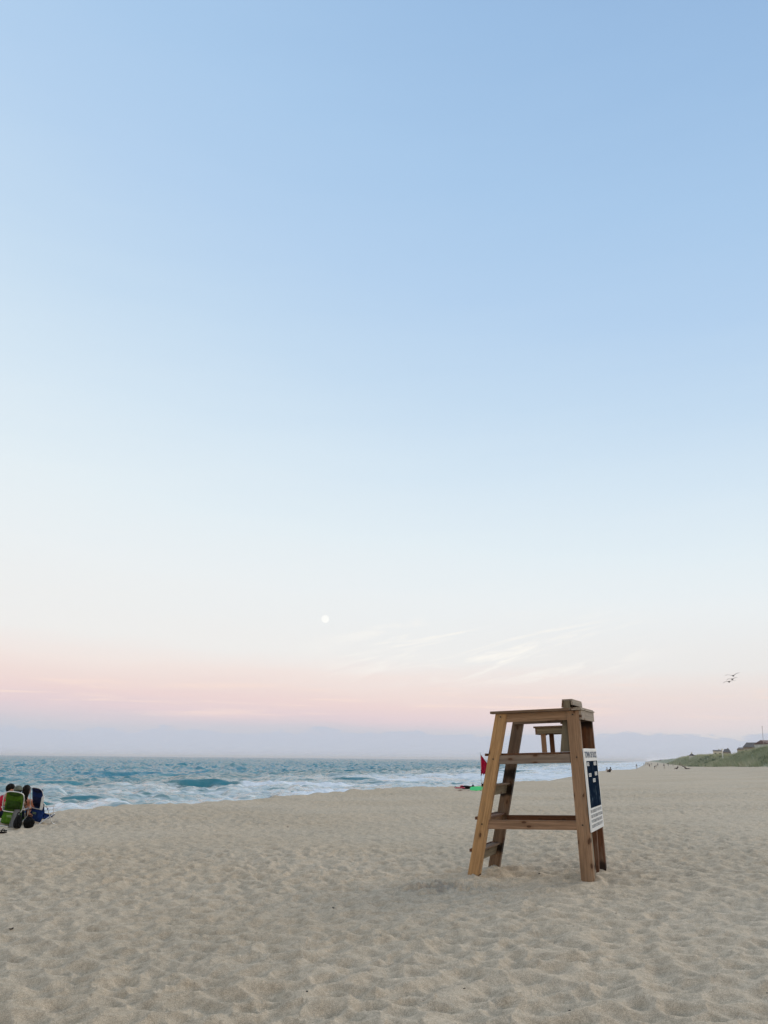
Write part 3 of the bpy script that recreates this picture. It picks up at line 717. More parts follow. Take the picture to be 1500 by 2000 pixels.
# ------------------------------------------------------------------ beach chairs
M_ALU = simple('aluminium_tube', (.62, .63, .63), .38, .1, 20, .55)
M_GREEN = cloth('green_fabric', (.052, .125, .012)); M_GREEN2 = cloth('dark_green_fabric', (.02, .05, .008)); M_DBLUE = cloth('blue_fabric', (.008, .026, .12)); M_BLUE2 = cloth('dark_blue_fabric', (.005, .009, .04))
def sheet(bm, prof, hw, th=.012, taper=0., sag=0.):
    """cloth strip following profile (y, z) of half width hw"""
    n = len(prof); rows = []
    for i, (y_, z_) in enumerate(prof):
        a = prof[max(i-1, 0)]; c_ = prof[min(i+1, n-1)]; t_ = Vector((0, c_[0]-a[0], c_[1]-a[1])).normalized(); nn_ = Vector((1, 0, 0)).cross(t_)
        w_ = hw*(1-taper*i/(n-1)); r = []
        for k in range(9):
            xx = -w_+2*w_*k/8; s_ = -sag*(1-(xx/w_)**2)
            r.append((bm.verts.new(Vector((xx, y_, z_))+nn_*s_), bm.verts.new(Vector((xx, y_, z_))+nn_*(s_-th))))
        rows.append(r)
    for i in range(n-1):
        for k in range(8):
            for j, fl in ((0, 0), (1, 1)):
                vs = [rows[i][k][j], rows[i][k+1][j], rows[i+1][k+1][j], rows[i+1][k][j]]
                bm.faces.new(vs[::-1] if fl else vs)
        bm.faces.new([rows[i][0][0], rows[i+1][0][0], rows[i+1][0][1], rows[i][0][1]]); bm.faces.new([rows[i][8][1], rows[i+1][8][1], rows[i+1][8][0], rows[i][8][0]])
    for r in (rows[0], rows[-1]):
        for k in range(8): bm.faces.new([r[k][0], r[k][1], r[k+1][1], r[k+1][0]])
    for f in bm.faces: f.smooth = True
def beach_chair(fab, fab2, towel=None):
    root = empty('beach_chair')
    bm = bmesh.new(); sheet(bm, [(-.02, .17), (-.07, .30), (-.14, .45), (-.22, .62), (-.29, .80)], .25, .014, .10, .02); link('back_panel', bm, fab, root)
    bm = bmesh.new(); sheet(bm, [(-.04, .16), (.15, .14), (.33, .17), (.44, .22)], .25, .014, 0, .03); link('seat', bm, fab, root)
    bm = bmesh.new(); bm_box(bm, (0, -.115, .19), (.47, .10, .27), Matrix.Rotation(rad(-15), 3, 'X')); bmesh.ops.subdivide_edges(bm, edges=bm.edges, cuts=3, use_grid_fill=True)
    for v in bm.verts: v.co.y += .02*math.sin(v.co.x*19)*math.cos(v.co.z*14)-.035*(1-(v.co.x/.25)**2)
    bmesh.ops.bevel(bm, geom=[e for e in bm.edges if e.calc_face_angle(0) > .6], offset=.018, segments=2, affect='EDGES')
    p_ = link('pouch', bm, fab, root, True)
    bm = bmesh.new(); bm_box(bm, (-.02, -.222, .25), (.16, .004, .014)); bm_box(bm, (-.02, -.217, .222), (.14, .004, .012)); link('stitched_patch', bm, simple('pale_thread', (.25, .35, .18), .8), p_)
    bm = bmesh.new(); bm_box(bm, (.02, -.225, .55), (.36, .02, .012), Matrix.Rotation(rad(-24), 3, 'X')); link('zip', bm, C_BLACK, root)
    bm = bmesh.new(); bm_box(bm, (0, -.20, .50), (.36, .03, .22), Matrix.Rotation(rad(24), 3, 'X')); bmesh.ops.bevel(bm, geom=list(bm.edges), offset=.012, segments=2, affect='EDGES'); link('back_pocket', bm, fab2, root, True)
    bm = bmesh.new(); blob(bm, (0, -.285, .77), (.17, .045, .055), 3, .05); link('headrest', bm, fab2, root)
    # rear carrying loop
    lp = [(-.20,-.335,.80), (-.27,-.29,.70), (-.275,-.23,.52), (-.26,-.20,.40), (-.19,-.185,.345), (.19,-.185,.345), (.26,-.20,.40), (.275,-.23,.52), (.27,-.29,.70), (.20,-.335,.80), (0,-.345,.825)]
    bm = bmesh.new(); bm_tube(bm, bez(lp, 6, True), .0125, 8, True); link('back_frame', bm, M_ALU, root)
    for s_ in (-1, 1):
        x_ = .285*s_
        bm = bmesh.new(); bm_tube(bm, bez([(x_, -.22, .50), (x_, .02, .36), (x_, .26, .10), (x_, .38, .012), (x_, .46, .012)], 6), .011); link('leg', bm, M_ALU, root)
        bm = bmesh.new(); bm_tube(bm, bez([(x_*.97, .40, .24), (x_*.97, .10, .15), (x_*.97, -.16, .06), (x_*.97, -.27, .012), (x_*.97, -.33, .012)], 6), .011); link('leg', bm, M_ALU, root)
        bm = bmesh.new(); bm_tube(bm, [(x_, .34, .14), (x_, .30, .40)], .010); bm_box(bm, (x_*1.02, .06, .425), (.05, .48, .022)); link('armrest', bm, M_ALU, root)
        bm = bmesh.new(); bm_tube(bm, [(x_-.012*s_, .02, .36), (x_+.02*s_, .02, .36)], .02); link('hinge', bm, C_BLUE, root)
    bm = bmesh.new(); bm_tube(bm, [(-.28, -.31, .012), (.28, -.31, .012)], .011); link('foot_bar', bm, M_ALU, root)
    if towel:
        bm = bmesh.new(); sheet(bm, [(-.02, .43), (-.05, .40), (-.06, .25), (-.05, .12)], .05, .01); t_ = link('hanging_strap', bm, towel, root); t_.location = (.26, -.20, .22)
    return root
pg = on_ground(17, 1614); pb = on_ground(64, 1610)
gch = beach_chair(M_GREEN, M_GREEN2); tag(gch, 'green fabric low beach chair with aluminium loop frame on the sand', 'beach chair'); place(gch, pg+Vector((-.07, .25, 0)), -8, .98); gch.scale = (.90, 1, 1); gch.rotation_euler[1] = rad(6)
bch = beach_chair(M_DBLUE, M_BLUE2, C_WHITE); tag(bch, 'blue fabric low beach chair beside the long-haired person', 'beach chair'); place(bch, pb+Vector((.04, .2, 0)), 34, .98); bch.scale = (1.05, .62, 1.06); bch.rotation_euler[1] = rad(4)
a = make_person(dict(SEATED, wai=(0,-.03,.28), che=(0,-.05,.43), nk=(0,.08,.55), sh=(.18,-.04,.52), elb=(.24,.14,.33)), C_RED, C_NAVY, H_DARK, 0); tag(a, 'person in red shirt with short dark hair seated left of the green chair', 'person', 'people sitting by the chairs'); place(a, on_ground(-1, 1606)+Vector((.0, .0, .05)), 70, 1.03)
a = make_person(dict(SEATED, wai=(0,-.01,.28), che=(0,-.04,.43), nk=(0,-.08,.57), elb=(.19,.12,.33), wri=(.12,.30,.28), sh=(.16,-.06,.51)), C_CAMO, C_NAVY, H_DARK, 0, cap=C_CAMO); tag(a, 'person in grey green cap reclining in the green chair', 'person', 'people sitting by the chairs'); place(a, pg+Vector((-.055, .44, .06)), -6, 1.0)
a = make_person(dict(SEATED, che=(0,-.05,.42), wai=(0,-.03,.27), nk=(0,-.05,.55), sh=(.16,-.05,.50)), None, C_NAVY, H_DARK, .30, skin=M_SKIN2, slim=.85); tag(a, 'person with long dark hair and bare tanned shoulders between the two chairs', 'person', 'people sitting by the chairs'); place(a, on_ground(46, 1607)+Vector((0, -.02, .0)), 8, 1.05)
# things on the sand by the chairs
def soft_bag(name, mat, r, seed, handle=True):
    root = empty(name); bm = bmesh.new(); blob(bm, (0, 0, r[2]*.8), r, 4, .10, 4., seed, -r[2]*.8); link('bag_body', bm, mat, root)
    if handle:
        bm = bmesh.new(); bm_tube(bm, bez([(-r[0]*.5, 0, r[2]*1.5), (-r[0]*.3, 0, r[2]*2.15), (r[0]*.3, 0, r[2]*2.15), (r[0]*.5, 0, r[2]*1.5)], 5), .01); link('handle', bm, mat, root)
    return root
o = soft_bag('beach_bag', C_BLACK, (.10, .09, .16), 1.); tag(o, 'black soft bag standing in front of the green chair legs', 'bag'); place(o, on_ground(33, 1620), 0)
o = soft_bag('beach_bag', C_BLACK, (.13, .10, .13), 4.); tag(o, 'black soft bag slumped at the foot of the blue chair', 'bag'); place(o, on_ground(55, 1617), 0)
M_STRIPE, q, b = new_mat('striped_towel'); wv_ = q.new('ShaderNodeTexWave'); q.put(wv_.inputs['Vector'], q.new('ShaderNodeTexCoord').outputs['Object']); wv_.inputs['Scale'].default_value = 14.; q.put(b.inputs['Base Color'], q.mix(wv_.outputs[1], (.30, .31, .33), (.12, .13, .15))); b.inputs['Roughness'].default_value = .95
bm = bmesh.new(); n_ = 12; vs = []
for i in range(n_+1):
    for k in range(n_+1):
        uu, vv = i/n_-.5, k/n_; vs.append(bm.verts.new((uu*(.13+.10*(1-vv))+.03*vv, -.05*(1-vv)+.012*math.sin(uu*40), .42*vv)))
for i in range(n_):
    for k in range(n_): bm.faces.new((vs[i*(n_+1)+k], vs[(i+1)*(n_+1)+k], vs[(i+1)*(n_+1)+k+1], vs[i*(n_+1)+k+1]))
r_ = bmesh.ops.solidify(bm, geom=list(bm.faces), thickness=.012)
o = link('towel', bm, M_STRIPE, None, True); tag(o, 'grey striped towel hanging beside the green chair down to the sand', 'towel'); place(o, on_ground(26, 1617), -10)
bm = bmesh.new(); ret = bmesh.ops.create_circle(bm, cap_ends=True, segments=20, radius=1.)
for v in ret['verts']: v.co = Vector((v.co.x*.045*(1+.15*v.co.y), v.co.y*.13, .004))
ex = bmesh.ops.extrude_face_region(bm, geom=list(bm.faces)); [setattr(v, 'co', v.co+Vector((0, 0, .022))) for v in ex['geom'] if isinstance(v, bmesh.types.BMVert)]
s0 = empty('sandal'); link('sole', bm, C_BLACK, s0)
bm = bmesh.new(); bm_tube(bm, bez([(-.042, 0, .025), (0, .04, .06), (.042, 0, .025)], 6), .008); bm_tube(bm, [(0, .04, .06), (0, .08, .025)], .006); link('strap', bm, C_BLACK, s0)
tag(s0, 'dark sandal on the sand left edge, the farther one', 'sandal', 'pair of sandals'); place(s0, on_ground(2, 1624), 70)
s1 = copy_tree(s0); s1['label'] = 'dark sandal on the sand left edge, the nearer one'; place(s1, on_ground(1, 1629), 80)
# ------------------------------------------------------------------ flag, bodyboards, bag at the berm edge
M_FLAG = cloth('red_nylon', (.42, .010, .065)); M_POLE = simple('pale_pole', (.55, .55, .54), .4)
fb = on_ground(940.5, 1545); fd = math.hypot(fb.x, fb.y); ft = at_dist(940.3, 1471, fd)
fl = empty('beach_flag', fb); tag(fl, 'limp red flag on a thin pale pole by the water', 'flag')
H_ = ft.z-fb.z
bm = bmesh.new(); bm_tube(bm, [(0, 0, -.2), (0, 0, H_+.02)], .014); bm_tube(bm, [(0, 0, H_+.02), (0, 0, H_+.035)], .02); link('pole', bm, M_POLE, fl)
bm = bmesh.new(); NU, NV = 22, 30; g_ = []
for j in range(NV+1):
    v_ = j/NV; wdt = .02+.42*min(1, v_/.52)**.9*(1-.25*max(0, (v_-.6)/.4)); dep = 1.12-.0*v_
    row = []
    for i in range(NU+1):
        uu = i/NU; drop = .04*uu*uu+.10*uu*(1-v_)*.3
        edge = (.05*math.sin(i*1.7)+.03*math.sin(i*.9+2)) if j == NV else 0
        row.append(bm.verts.new((-.015+uu*wdt, .055*math.sin(uu*15+v_*3)*(.25+uu)*(.4+v_)+.02*math.sin(v_*11+uu*4), H_-.01-v_*dep-drop+edge)))
    g_.append(row)
for j in range(NV):
    for i in range(NU): bm.faces.new((g_[j][i], g_[j+1][i], g_[j+1][i+1], g_[j][i+1]))
bmesh.ops.solidify(bm, geom=list(bm.faces), thickness=.006); link('flag_cloth', bm, M_FLAG, fl, True)
bm = bmesh.new(); bm_tube(bm, bez([(0, -.02, H_-.9), (.01, -.03, H_-1.05), (-.005, -.02, H_-1.22)], 5), [.018]*11); link('hem_tie', bm, C_BLACK, fl)
def board(name, col, L_, W_, th, nose, trim=None):
    root = empty(name); pts = []
    for k in range(40):
        a_ = 2*math.pi*k/40; cx, cy = math.cos(a_), math.sin(a_); sgn = lambda v: (1 if v >= 0 else -1)
        px_ = sgn(cx)*abs(cx)**(.45 if cx < 0 else nose)*L_/2; py_ = sgn(cy)*abs(cy)**.55*W_/2*(1-.12*max(cx, 0)); pts.append((px_, py_))
    bm = bmesh.new(); lo_ = [bm.verts.new((x_*.97, y_*.96, 0)) for x_, y_ in pts]; md_ = [bm.verts.new((x_, y_, th*.5)) for x_, y_ in pts]; hi_ = [bm.verts.new((x_*.97, y_*.96, th)) for x_, y_ in pts]
    bm.faces.new(lo_[::-1]); bm.faces.new(hi_)
    for k in range(40):
        for A_, B_ in ((lo_, md_), (md_, hi_)): bm.faces.new((A_[k], A_[(k+1) % 40], B_[(k+1) % 40], B_[k]))
    link('deck', bm, col, root)
    if trim:
        bm = bmesh.new(); bm_tube(bm, [(x_*1.0, y_*1.0, th*.5) for x_, y_ in pts], th*.42, 6, True); link('rail_trim', bm, trim, root)
        bm = bmesh.new(); bm_tube(bm, bez([(L_*.3, 0, th), (L_*.42, .05, th+.05), (L_*.5, .12, th+.02), (L_*.62, .1, .02)], 5), .008); link('leash', bm, C_BLACK, root)
    return root
o = board('bodyboard', simple('green_foam', (.045, .62, .16), .5, .12, 6), .78, .46, .055, .75, simple('lime_trim', (.12, .62, .2), .5)); tag(o, 'bright green bodyboard propped up on the sand beside the red flag', 'bodyboard')
p = on_ground(932, 1544.5); o.location = p+Vector((0, 0, .10)); o.rotation_euler = (rad(24), rad(-4), rad(-8))
o = board('bodyboard', simple('pink_foam', (.60, .035, .10), .5, .12, 6), .55, .42, .05, .6, simple('pink_trim', (.5, .05, .12), .5)); tag(o, 'pink bodyboard lying flat on the sand at the end of the pile', 'bodyboard')
p = on_ground(898, 1543.5); o.location = p+Vector((0, -.1, .10)); o.rotation_euler = (rad(5), 0, rad(174))
o = soft_bag('wetsuit', C_BLACK, (.36, .22, .11), 2.5, False); tag(o, 'black wetsuit heap lying between the pink and green bodyboards', 'wetsuit'); place(o, on_ground(910.5, 1543.5)+Vector((0, -.1, .05)), -10)
bm = bmesh.new(); blob(bm, (-.25, .02, .16), (.13, .05, .035), 3, .1, 5, 1); link('sleeve', bm, C_RED, o)
o = soft_bag('swim_bag', C_BLACK, (.10, .08, .13), 3.3); tag(o, 'small black bag behind the left end of the green bodyboard', 'bag'); place(o, on_ground(924, 1541.5), 0)
o = soft_bag('swim_bag', C_BLACK, (.12, .10, .17), 5.3); tag(o, 'small black bag behind the green bodyboard at the lifeguard stand leg', 'bag'); place(o, on_ground(943, 1541.0), 0)
# ------------------------------------------------------------------ far people
def far(pose, px, py, az, lab, shirt, shorts, hair, hl=0, sc=1., grp='people far along the beach', sl=1.):
    o = make_person(pose, shirt, shorts, hair, hl, fine=False, slim=sl, skin=M_SKIN3); tag(o, lab, 'person', grp); place(o, on_ground(px, py), az, sc); return o
far(SEATED, 1186.6, 1508.2, 25, 'person in white top and dark hair seated at the berm right of the notice sign', C_WHITE, C_GREY, H_DARK, 0, .92)
far(SEATED, 1191.2, 1508.6, -10, 'person in black clothes seated at the berm beside the one in white', C_BLACK, C_BLACK, H_DARK, .1, 1.02)
proto = far(STAND, 1285, 1497, 160, 'person in dark clothes standing far off below the faint beach houses', C_BLACK, C_NAVY, H_DARK)
protoL = far(WALK, 1305.3, 1496.6, 80, 'person in black walking far off, darkest upright figure on the beach', C_BLACK, C_BLACK, H_BROWN)
protoW = far(STAND, 1243.8, 1502.3, 200, 'pale figure standing by the water edge, nearest to the surf', C_GREY, C_WHITE, H_BROWN)
protoS = far(SEATED, 1322.3, 1502.6, 250, 'person in dark clothes sitting hunched on open sand', C_BLACK, C_NAVY, H_DARK, 0, 1.1)
protoB = far(BEND, 1279, 1502.5, 90, 'person bending over the sand among the far group', C_GREY, C_NAVY, H_BROWN)
far(LYING, 1343, 1502.4, 75, 'person in dark clothes lying on the sand near the dune', C_BLACK, C_BLACK, H_DARK, 0, 1.05)
far(dict(SEATED), 1338.5, 1501.9, 110, 'person sitting up next to the one lying near the dune', C_NAVY, C_NAVY, H_DARK, 0, .9)
for pr, px, py, az_, lab in ((protoW, 1257.5, 1495.4, 30, 'leftmost figure of the faint group at the bend of the shore'), (proto, 1260.5, 1495.2, 100, 'dark figure in the middle of the faint group at the bend of the shore'),
        (proto, 1264.2, 1495.0, 200, 'dark figure right of centre in the faint group at the shore bend'), (protoL, 1266.5, 1495.2, 250, 'rightmost walking figure of the faint group at the shore bend'),
        (protoW, 1272.6, 1495.4, 20, 'pale figure standing alone right of the faint shore group'), (proto, 1269.0, 1499.0, 40, 'figure standing in front of the bending person'),
        (protoW, 1297.6, 1501.6, 10, 'grey figure standing in the middle of the far beach'), (protoW, 1314.6, 1496.6, 90, 'pale figure standing right of the dark walker'),
        (proto, 1328.5, 1496.6, 310, 'dark figure standing near the dune foot'), (protoS, 1333.3, 1497.8, 90, 'small seated figure beside the dark one at the dune foot')):
    o = copy_tree(pr); o['label'] = lab; o['group'] = 'people far along the beach'; place(o, on_ground(px, py), az_, 1.)
# ------------------------------------------------------------------ houses behind the dune
M_SHING = simple('cedar_shingle', (.20, .17, .145), .9, .3, 1.5); M_ROOF = simple('dark_shingle_roof', (.075, .07, .07), .9, .3, 1.2); M_RROOF = simple('brown_roof', (.15, .085, .07), .9, .25, 1.2); M_PAINT = simple('cream_siding', (.55, .53, .47), .8, .12, .8)
M_PANE = simple('dark_window', (.03, .04, .05), .15, .1, 1); M_TRIM = simple('white_trim', (.6, .6, .58), .6)
def house(px0, px1, yr, ye, dist, label, wall, roof, kind='gable', yaw_=0., depth=9., wins=3, chim=True, cupola=False):
    a_ = at_dist(px0, ye, dist); b_ = at_dist(px1, ye, dist); top = at_dist((px0+px1)/2, yr, dist).z; ez = a_.z*.5+b_.z*.5
    c_ = (a_+b_)/2; W_ = (b_-a_).length; away = Vector((c_.x, c_.y, 0)).normalized(); c_ = c_+away*depth/2
    g0 = min(gz(c_.x+dx, c_.y+dy) for dx in (-W_/2, W_/2) for dy in (-depth/2, depth/2))-.5
    root = empty('house', (c_.x, c_.y, 0), math.atan2(-away.x, away.y)+yaw_); tag(root, label, 'house', 'houses behind the dune')
    w2, d2 = W_/2, depth/2; iw, idp = w2*.93, d2*.93
    bm = bmesh.new(); bm_box(bm, (0, 0, (g0+ez)/2-.05), (iw*2, idp*2, ez-g0-.1)); wl = link('wall', bm, wall, root)
    bm = bmesh.new(); z0, z1 = ez-.15, top
    if kind == 'gable': R_ = [(-w2, 0, z1), (w2, 0, z1)]
    elif kind == 'hip': R_ = [(-w2*.55, 0, z1), (w2*.55, 0, z1)]
    elif kind == 'front': R_ = [(0, -d2, z1), (0, d2, z1)]
    else: R_ = [(-.05, 0, z1), (.05, 0, z1)]
    B_ = [bm.verts.new(p_) for p_ in ((-w2, -d2, z0), (w2, -d2, z0), (w2, d2, z0), (-w2, d2, z0))]; r0, r1 = [bm.verts.new(p_) for p_ in R_]
    if kind == 'front':
        bm.faces.new((B_[0], B_[1], r0)); bm.faces.new((B_[2], B_[3], r1)); bm.faces.new((B_[1], B_[2], r1, r0)); bm.faces.new((B_[3], B_[0], r0, r1))
    else:
        bm.faces.new((B_[0], B_[1], r1, r0)); bm.faces.new((B_[2], B_[3], r0, r1)); bm.faces.new((B_[1], B_[2], r1)); bm.faces.new((B_[3], B_[0], r0))
    bm.faces.new(B_[::-1]); rf = link('roof', bm, roof, root)
    for k in range(wins):
        xx = -iw+(k+.5)*2*iw/wins; bm = bmesh.new(); bm_box(bm, (xx, -idp-.03, ez-1.5), (1.15, .12, 1.35)); f_ = link('window', bm, M_TRIM, root)
        bm = bmesh.new(); bm_box(bm, (xx, -idp-.10, ez-1.5), (.9, .04, 1.1)); link('pane', bm, M_PANE, f_)
    if chim: bm = bmesh.new(); bm_box(bm, (w2*.3, d2*.2, z1-.2), (.8, .8, 1.5)); link('chimney', bm, wall, rf)
    if cupola:
        bm = bmesh.new(); bm_box(bm, (0, 0, z1+.0), (.7, .7, .7)); link('cupola', bm, wall, rf)
    return root
house(1345, 1357.5, 1470.8, 1475.6, 470, 'small white pavilion with dark pointed roof on the far dune', M_PAINT, M_ROOF, 'pyramid', 0, 4., 0, False, True)
house(1392, 1411, 1464.6, 1467.0, 520, 'house with cream front wall and dark flat ridge behind the dune', M_PAINT, M_ROOF, 'gable', 0, 8., 2)
house(1411.5, 1428, 1462.6, 1468.5, 560, 'grey house with hipped dark roof right of the cream one', M_SHING, M_ROOF, 'hip', 0, 9., 2)
house(1439, 1454, 1459.5, 1462.5, 380, 'low dark house with flat roofline left of the big roof', M_SHING, M_ROOF, 'hip', 0, 8., 2, False)
house(1450, 1489, 1449.6, 1458.5, 330, 'large grey shingled house with broad dark roof on the dune', M_SHING, M_ROOF, 'hip', 0, 10., 4, False)
house(1483, 1530, 1445.0, 1452.0, 250, 'brown roofed house at the right edge beside the thin mast', M_PAINT, M_RROOF, 'gable', .5, 9., 4, False)
house(1311, 1327, 1481.6, 1483.6, 1050, 'faint long roof far along the shore, right of the other faint ones', M_SHING, M_ROOF, 'gable', 0, 12., 2, False)
house(1288, 1307, 1483.6, 1485.2, 1300, 'faint house roof farthest away above the far beach', M_SHING, M_ROOF, 'gable', 0, 12., 2, False)
house(1331, 1341, 1480.4, 1482.4, 820, 'faint small roof between the pavilion and the long roof', M_SHING, M_ROOF, 'hip', 0, 9., 2, False)
ms = at_dist(1491, 1450, 240); mt_ = at_dist(1488.6, 1420.5, 240); bm = bmesh.new(); bm_tube(bm, [ms+Vector((0, 0, -5)), ms, mt_], .055, 6)
bm_tube(bm, [mt_, mt_+Vector((0, 0, .3))], .09, 6)
tag(link('mast', bm, simple('mast_grey', (.3, .26, .26), .6)), 'thin tall mast rising beside the brown roofed house', 'mast')
ps = at_dist(1412, 1479, 285); pt_ = at_dist(1411.6, 1463.5, 285); o = empty('marker_post', ps); tag(o, 'white wooden post standing in the dune grass', 'post')
bm = bmesh.new(); bm_box(bm, (0, 0, (pt_.z-ps.z)/2-.5), (.22, .22, pt_.z-ps.z+1)); link('post', bm, M_TRIM, o); bm = bmesh.new(); bm_box(bm, (.0, 0, pt_.z-ps.z+.05), (.7, .1, .25)); link('crosspiece', bm, M_TRIM, o)
# ------------------------------------------------------------------ dune vegetation
def veg(name, pos, leafsize, rad_, nleaf, up, mat, seed, lean=.35):
    rg = np.random.RandomState(seed); n = len(pos); N = n*nleaf
    P = np.repeat(pos, nleaf, 0); sc = np.repeat(leafsize, nleaf); R_ = np.repeat(rad_, nleaf)
    if up:   # grass blades rising from a tuft
        off = rg.normal(size=(N, 2))*R_[:, None]*.45; b0 = P+np.c_[off, np.zeros(N)-.05]
        hgt = sc*rg.uniform(.6, 1.25, N); dr = rg.normal(size=(N, 2))*lean; dr[:, 0] -= .12
        tip = b0+np.c_[dr*hgt[:, None], hgt]; an = rg.rand(N)*3.14; wd = sc*.055
        sd_ = np.c_[np.cos(an)*wd, np.sin(an)*wd, np.zeros(N)]
        co = np.stack([b0-sd_, b0+sd_, tip], 1).reshape(-1, 3); k = 3
    else:
        dv = rg.normal(size=(N, 3)); dv /= np.linalg.norm(dv, axis=1)[:, None]; dv[:, 2] = np.abs(dv[:, 2])
        c_ = P+dv*(R_*rg.uniform(.35, 1.05, N)**.5)[:, None]*np.array([1, 1, .75]); a_ = rg.normal(size=(N, 3)); a_ /= np.linalg.norm(a_, axis=1)[:, None]
        b_ = np.cross(a_, rg.normal(size=(N, 3))); b_ /= np.linalg.norm(b_, axis=1)[:, None]
        co = np.stack([c_-a_*sc[:, None], c_+b_*sc[:, None]*.6, c_+a_*sc[:, None], c_-b_*sc[:, None]*.6], 1).reshape(-1, 3); k = 4
    me = bpy.data.meshes.new(name); me.vertices.add(len(co)); me.vertices.foreach_set('co', co.astype(np.float32).ravel())
    me.loops.add(N*k); me.loops.foreach_set('vertex_index', np.arange(N*k, dtype=np.int32)); me.polygons.add(N); me.polygons.foreach_set('loop_start', np.arange(N, dtype=np.int32)*k); me.update(calc_edges=True)
    tone = np.repeat(np.clip(np.repeat(vnoise(pos[:, 0]*.25, pos[:, 1]*.25, 88), nleaf)*.6+rg.rand(N)*.4, 0, 1), k)
    at2 = me.attributes.new('tone', 'FLOAT', 'POINT'); at2.data.foreach_set('value', tone.astype(np.float32))
    return link(name, me, mat)
def leafmat(name, c0, c1, c2):
    mt, q, b = new_mat(name); t_ = q.new('ShaderNodeAttribute', attribute_name='tone').outputs['Fac']
    q.put(b.inputs['Base Color'], q.ramp(t_, [(.1, c0), (.5, c1), (.9, c2)])); b.inputs['Roughness'].default_value = .8; b.inputs['Specular IOR Level'].default_value = .2
    return mt
rg = np.random.RandomState(3)
def scatter(n, smin, smax, tmin=60, tmax=650):
    t_ = np.exp(rg.uniform(math.log(tmin), math.log(tmax), n)); s_ = rg.uniform(smin, smax, n)+foot(t_)
    x_ = s_*cB+t_*sB; y_ = -s_*sB+t_*cB; return x_, y_, ground(x_, y_, False), s_-foot(t_), t_
x_, y_, z_, ds_, t_ = scatter(26000, -.3, 22); kp = (rg.rand(len(x_)) < .35+.65*sm(fbm(x_*.1, y_*.1, 3, 66), .35, .55)); pos = np.c_[x_, y_, z_][kp]; t2 = t_[kp]
o = veg('dune_grass', pos, (.62+.0006*t2)*rg.uniform(.6, 1.5, len(t2)), .28+.0012*t2, 8, True, leafmat('dune_grass_blades', (.22, .26, .15), (.34, .36, .23), (.55, .51, .37)), 5); tag(o, 'mixed green and straw coloured beach grass covering the dune', 'grass', kind='stuff')
x_, y_, z_, ds_, t_ = scatter(4200, .3, 10, 60, 420); nn_ = fbm(x_*.09+5, y_*.09, 3, 68); kp = (nn_ > .47); pos = np.c_[x_, y_, z_-.1][kp]; t2 = t_[kp]
o = veg('dune_shrubs', pos, .07+.0006*t2, .5+.0006*t2, 46, False, leafmat('dune_shrub_leaves', (.075, .115, .06), (.115, .16, .085), (.18, .22, .13)), 6); tag(o, 'low dark green shrubs spreading over the front slope of the dune', 'shrubs', kind='stuff')
# ------------------------------------------------------------------ bits on the sand
M_SHELL = simple('pale_shell', (.62, .58, .52), .5, .1, 30); M_BIT = simple('dark_debris', (.018, .014, .011), .8, .3, 40)
def shell():
    bm = bmesh.new(); n = 12; c0 = bm.verts.new((0, -.5, .12)); rws = []
    for j in (1, 2, 3):
        r = []
        for i in range(n+1):
            a_ = rad(-65+130*i/n); rr = j/3*(1+.05*(i % 2)); r.append(bm.verts.new((math.sin(a_)*rr*.8, -.5+math.cos(a_)*rr, .12+.33*math.sin(j/3*math.pi)*math.cos(a_)+(.03 if i % 2 else 0))))
        rws.append(r)
    for i in range(n): bm.faces.new((c0, rws[0][i+1], rws[0][i]))
    for j in (0, 1):
        for i in range(n): bm.faces.new((rws[j][i], rws[j][i+1], rws[j+1][i+1], rws[j+1][i]))
    bmesh.ops.solidify(bm, geom=list(bm.faces), thickness=.05); return link('seashell', bm, M_SHELL, None, True)
def twig(seed):
    r_ = random.Random(seed); bm = bmesh.new(); pts = [(-1, 0, .15), (-.4, r_.uniform(-.2, .2), .3), (.2, r_.uniform(-.2, .2), .2), (1, r_.uniform(-.3, .3), .35)]
    bm_tube(bm, bez(pts, 4), [.10+.12*math.sin(math.pi*i/12) for i in range(13)], 6); bm_tube(bm, [(.1, 0, .22), (.45, .4, .45)], [.1, .04], 5); return link('driftwood', bm, M_BIT, None, True)
def pebble(seed):
    bm = bmesh.new(); blob(bm, (0, 0, .2), (1, .7, .45), 2, .15, 3, seed); return link('pebble', bm, M_BIT)
def putdown(o, px, py, sc, az_, lab, cat, grp=None):
    place(o, on_ground(px, py), az_, sc); tag(o, lab, cat, grp)
G1 = 'dark bits scattered on the sand'; G2 = 'white shells scattered on the sand'
putdown(shell(), 1021.5, 1685, .022, 30, 'small white shell on the sand between the stand legs', 'shell', G2)
putdown(pebble(1), 1023.5, 1689.5, .026, 20, 'black pebble next to the white shell under the stand', 'pebble', G1)
putdown(pebble(2), 1084.5, 1704.5, .022, 60, 'black oval pebble under the stand near its rear leg', 'pebble', G1)
putdown(pebble(3), 1054, 1709.5, .016, 0, 'tiny black pebble left of the oval one under the stand', 'pebble', G1)
putdown(twig(1), 651, 1775, .032, 80, 'dark driftwood piece on the open sand left of the stand', 'driftwood', G1)
putdown(twig(2), 22, 1817, .035, 95, 'dark driftwood piece on the sand near the left edge of the picture', 'driftwood', G1)
putdown(twig(3), 562, 1615, .055, 70, 'dark curved driftwood on the sand far in front of the surf', 'driftwood', G1)
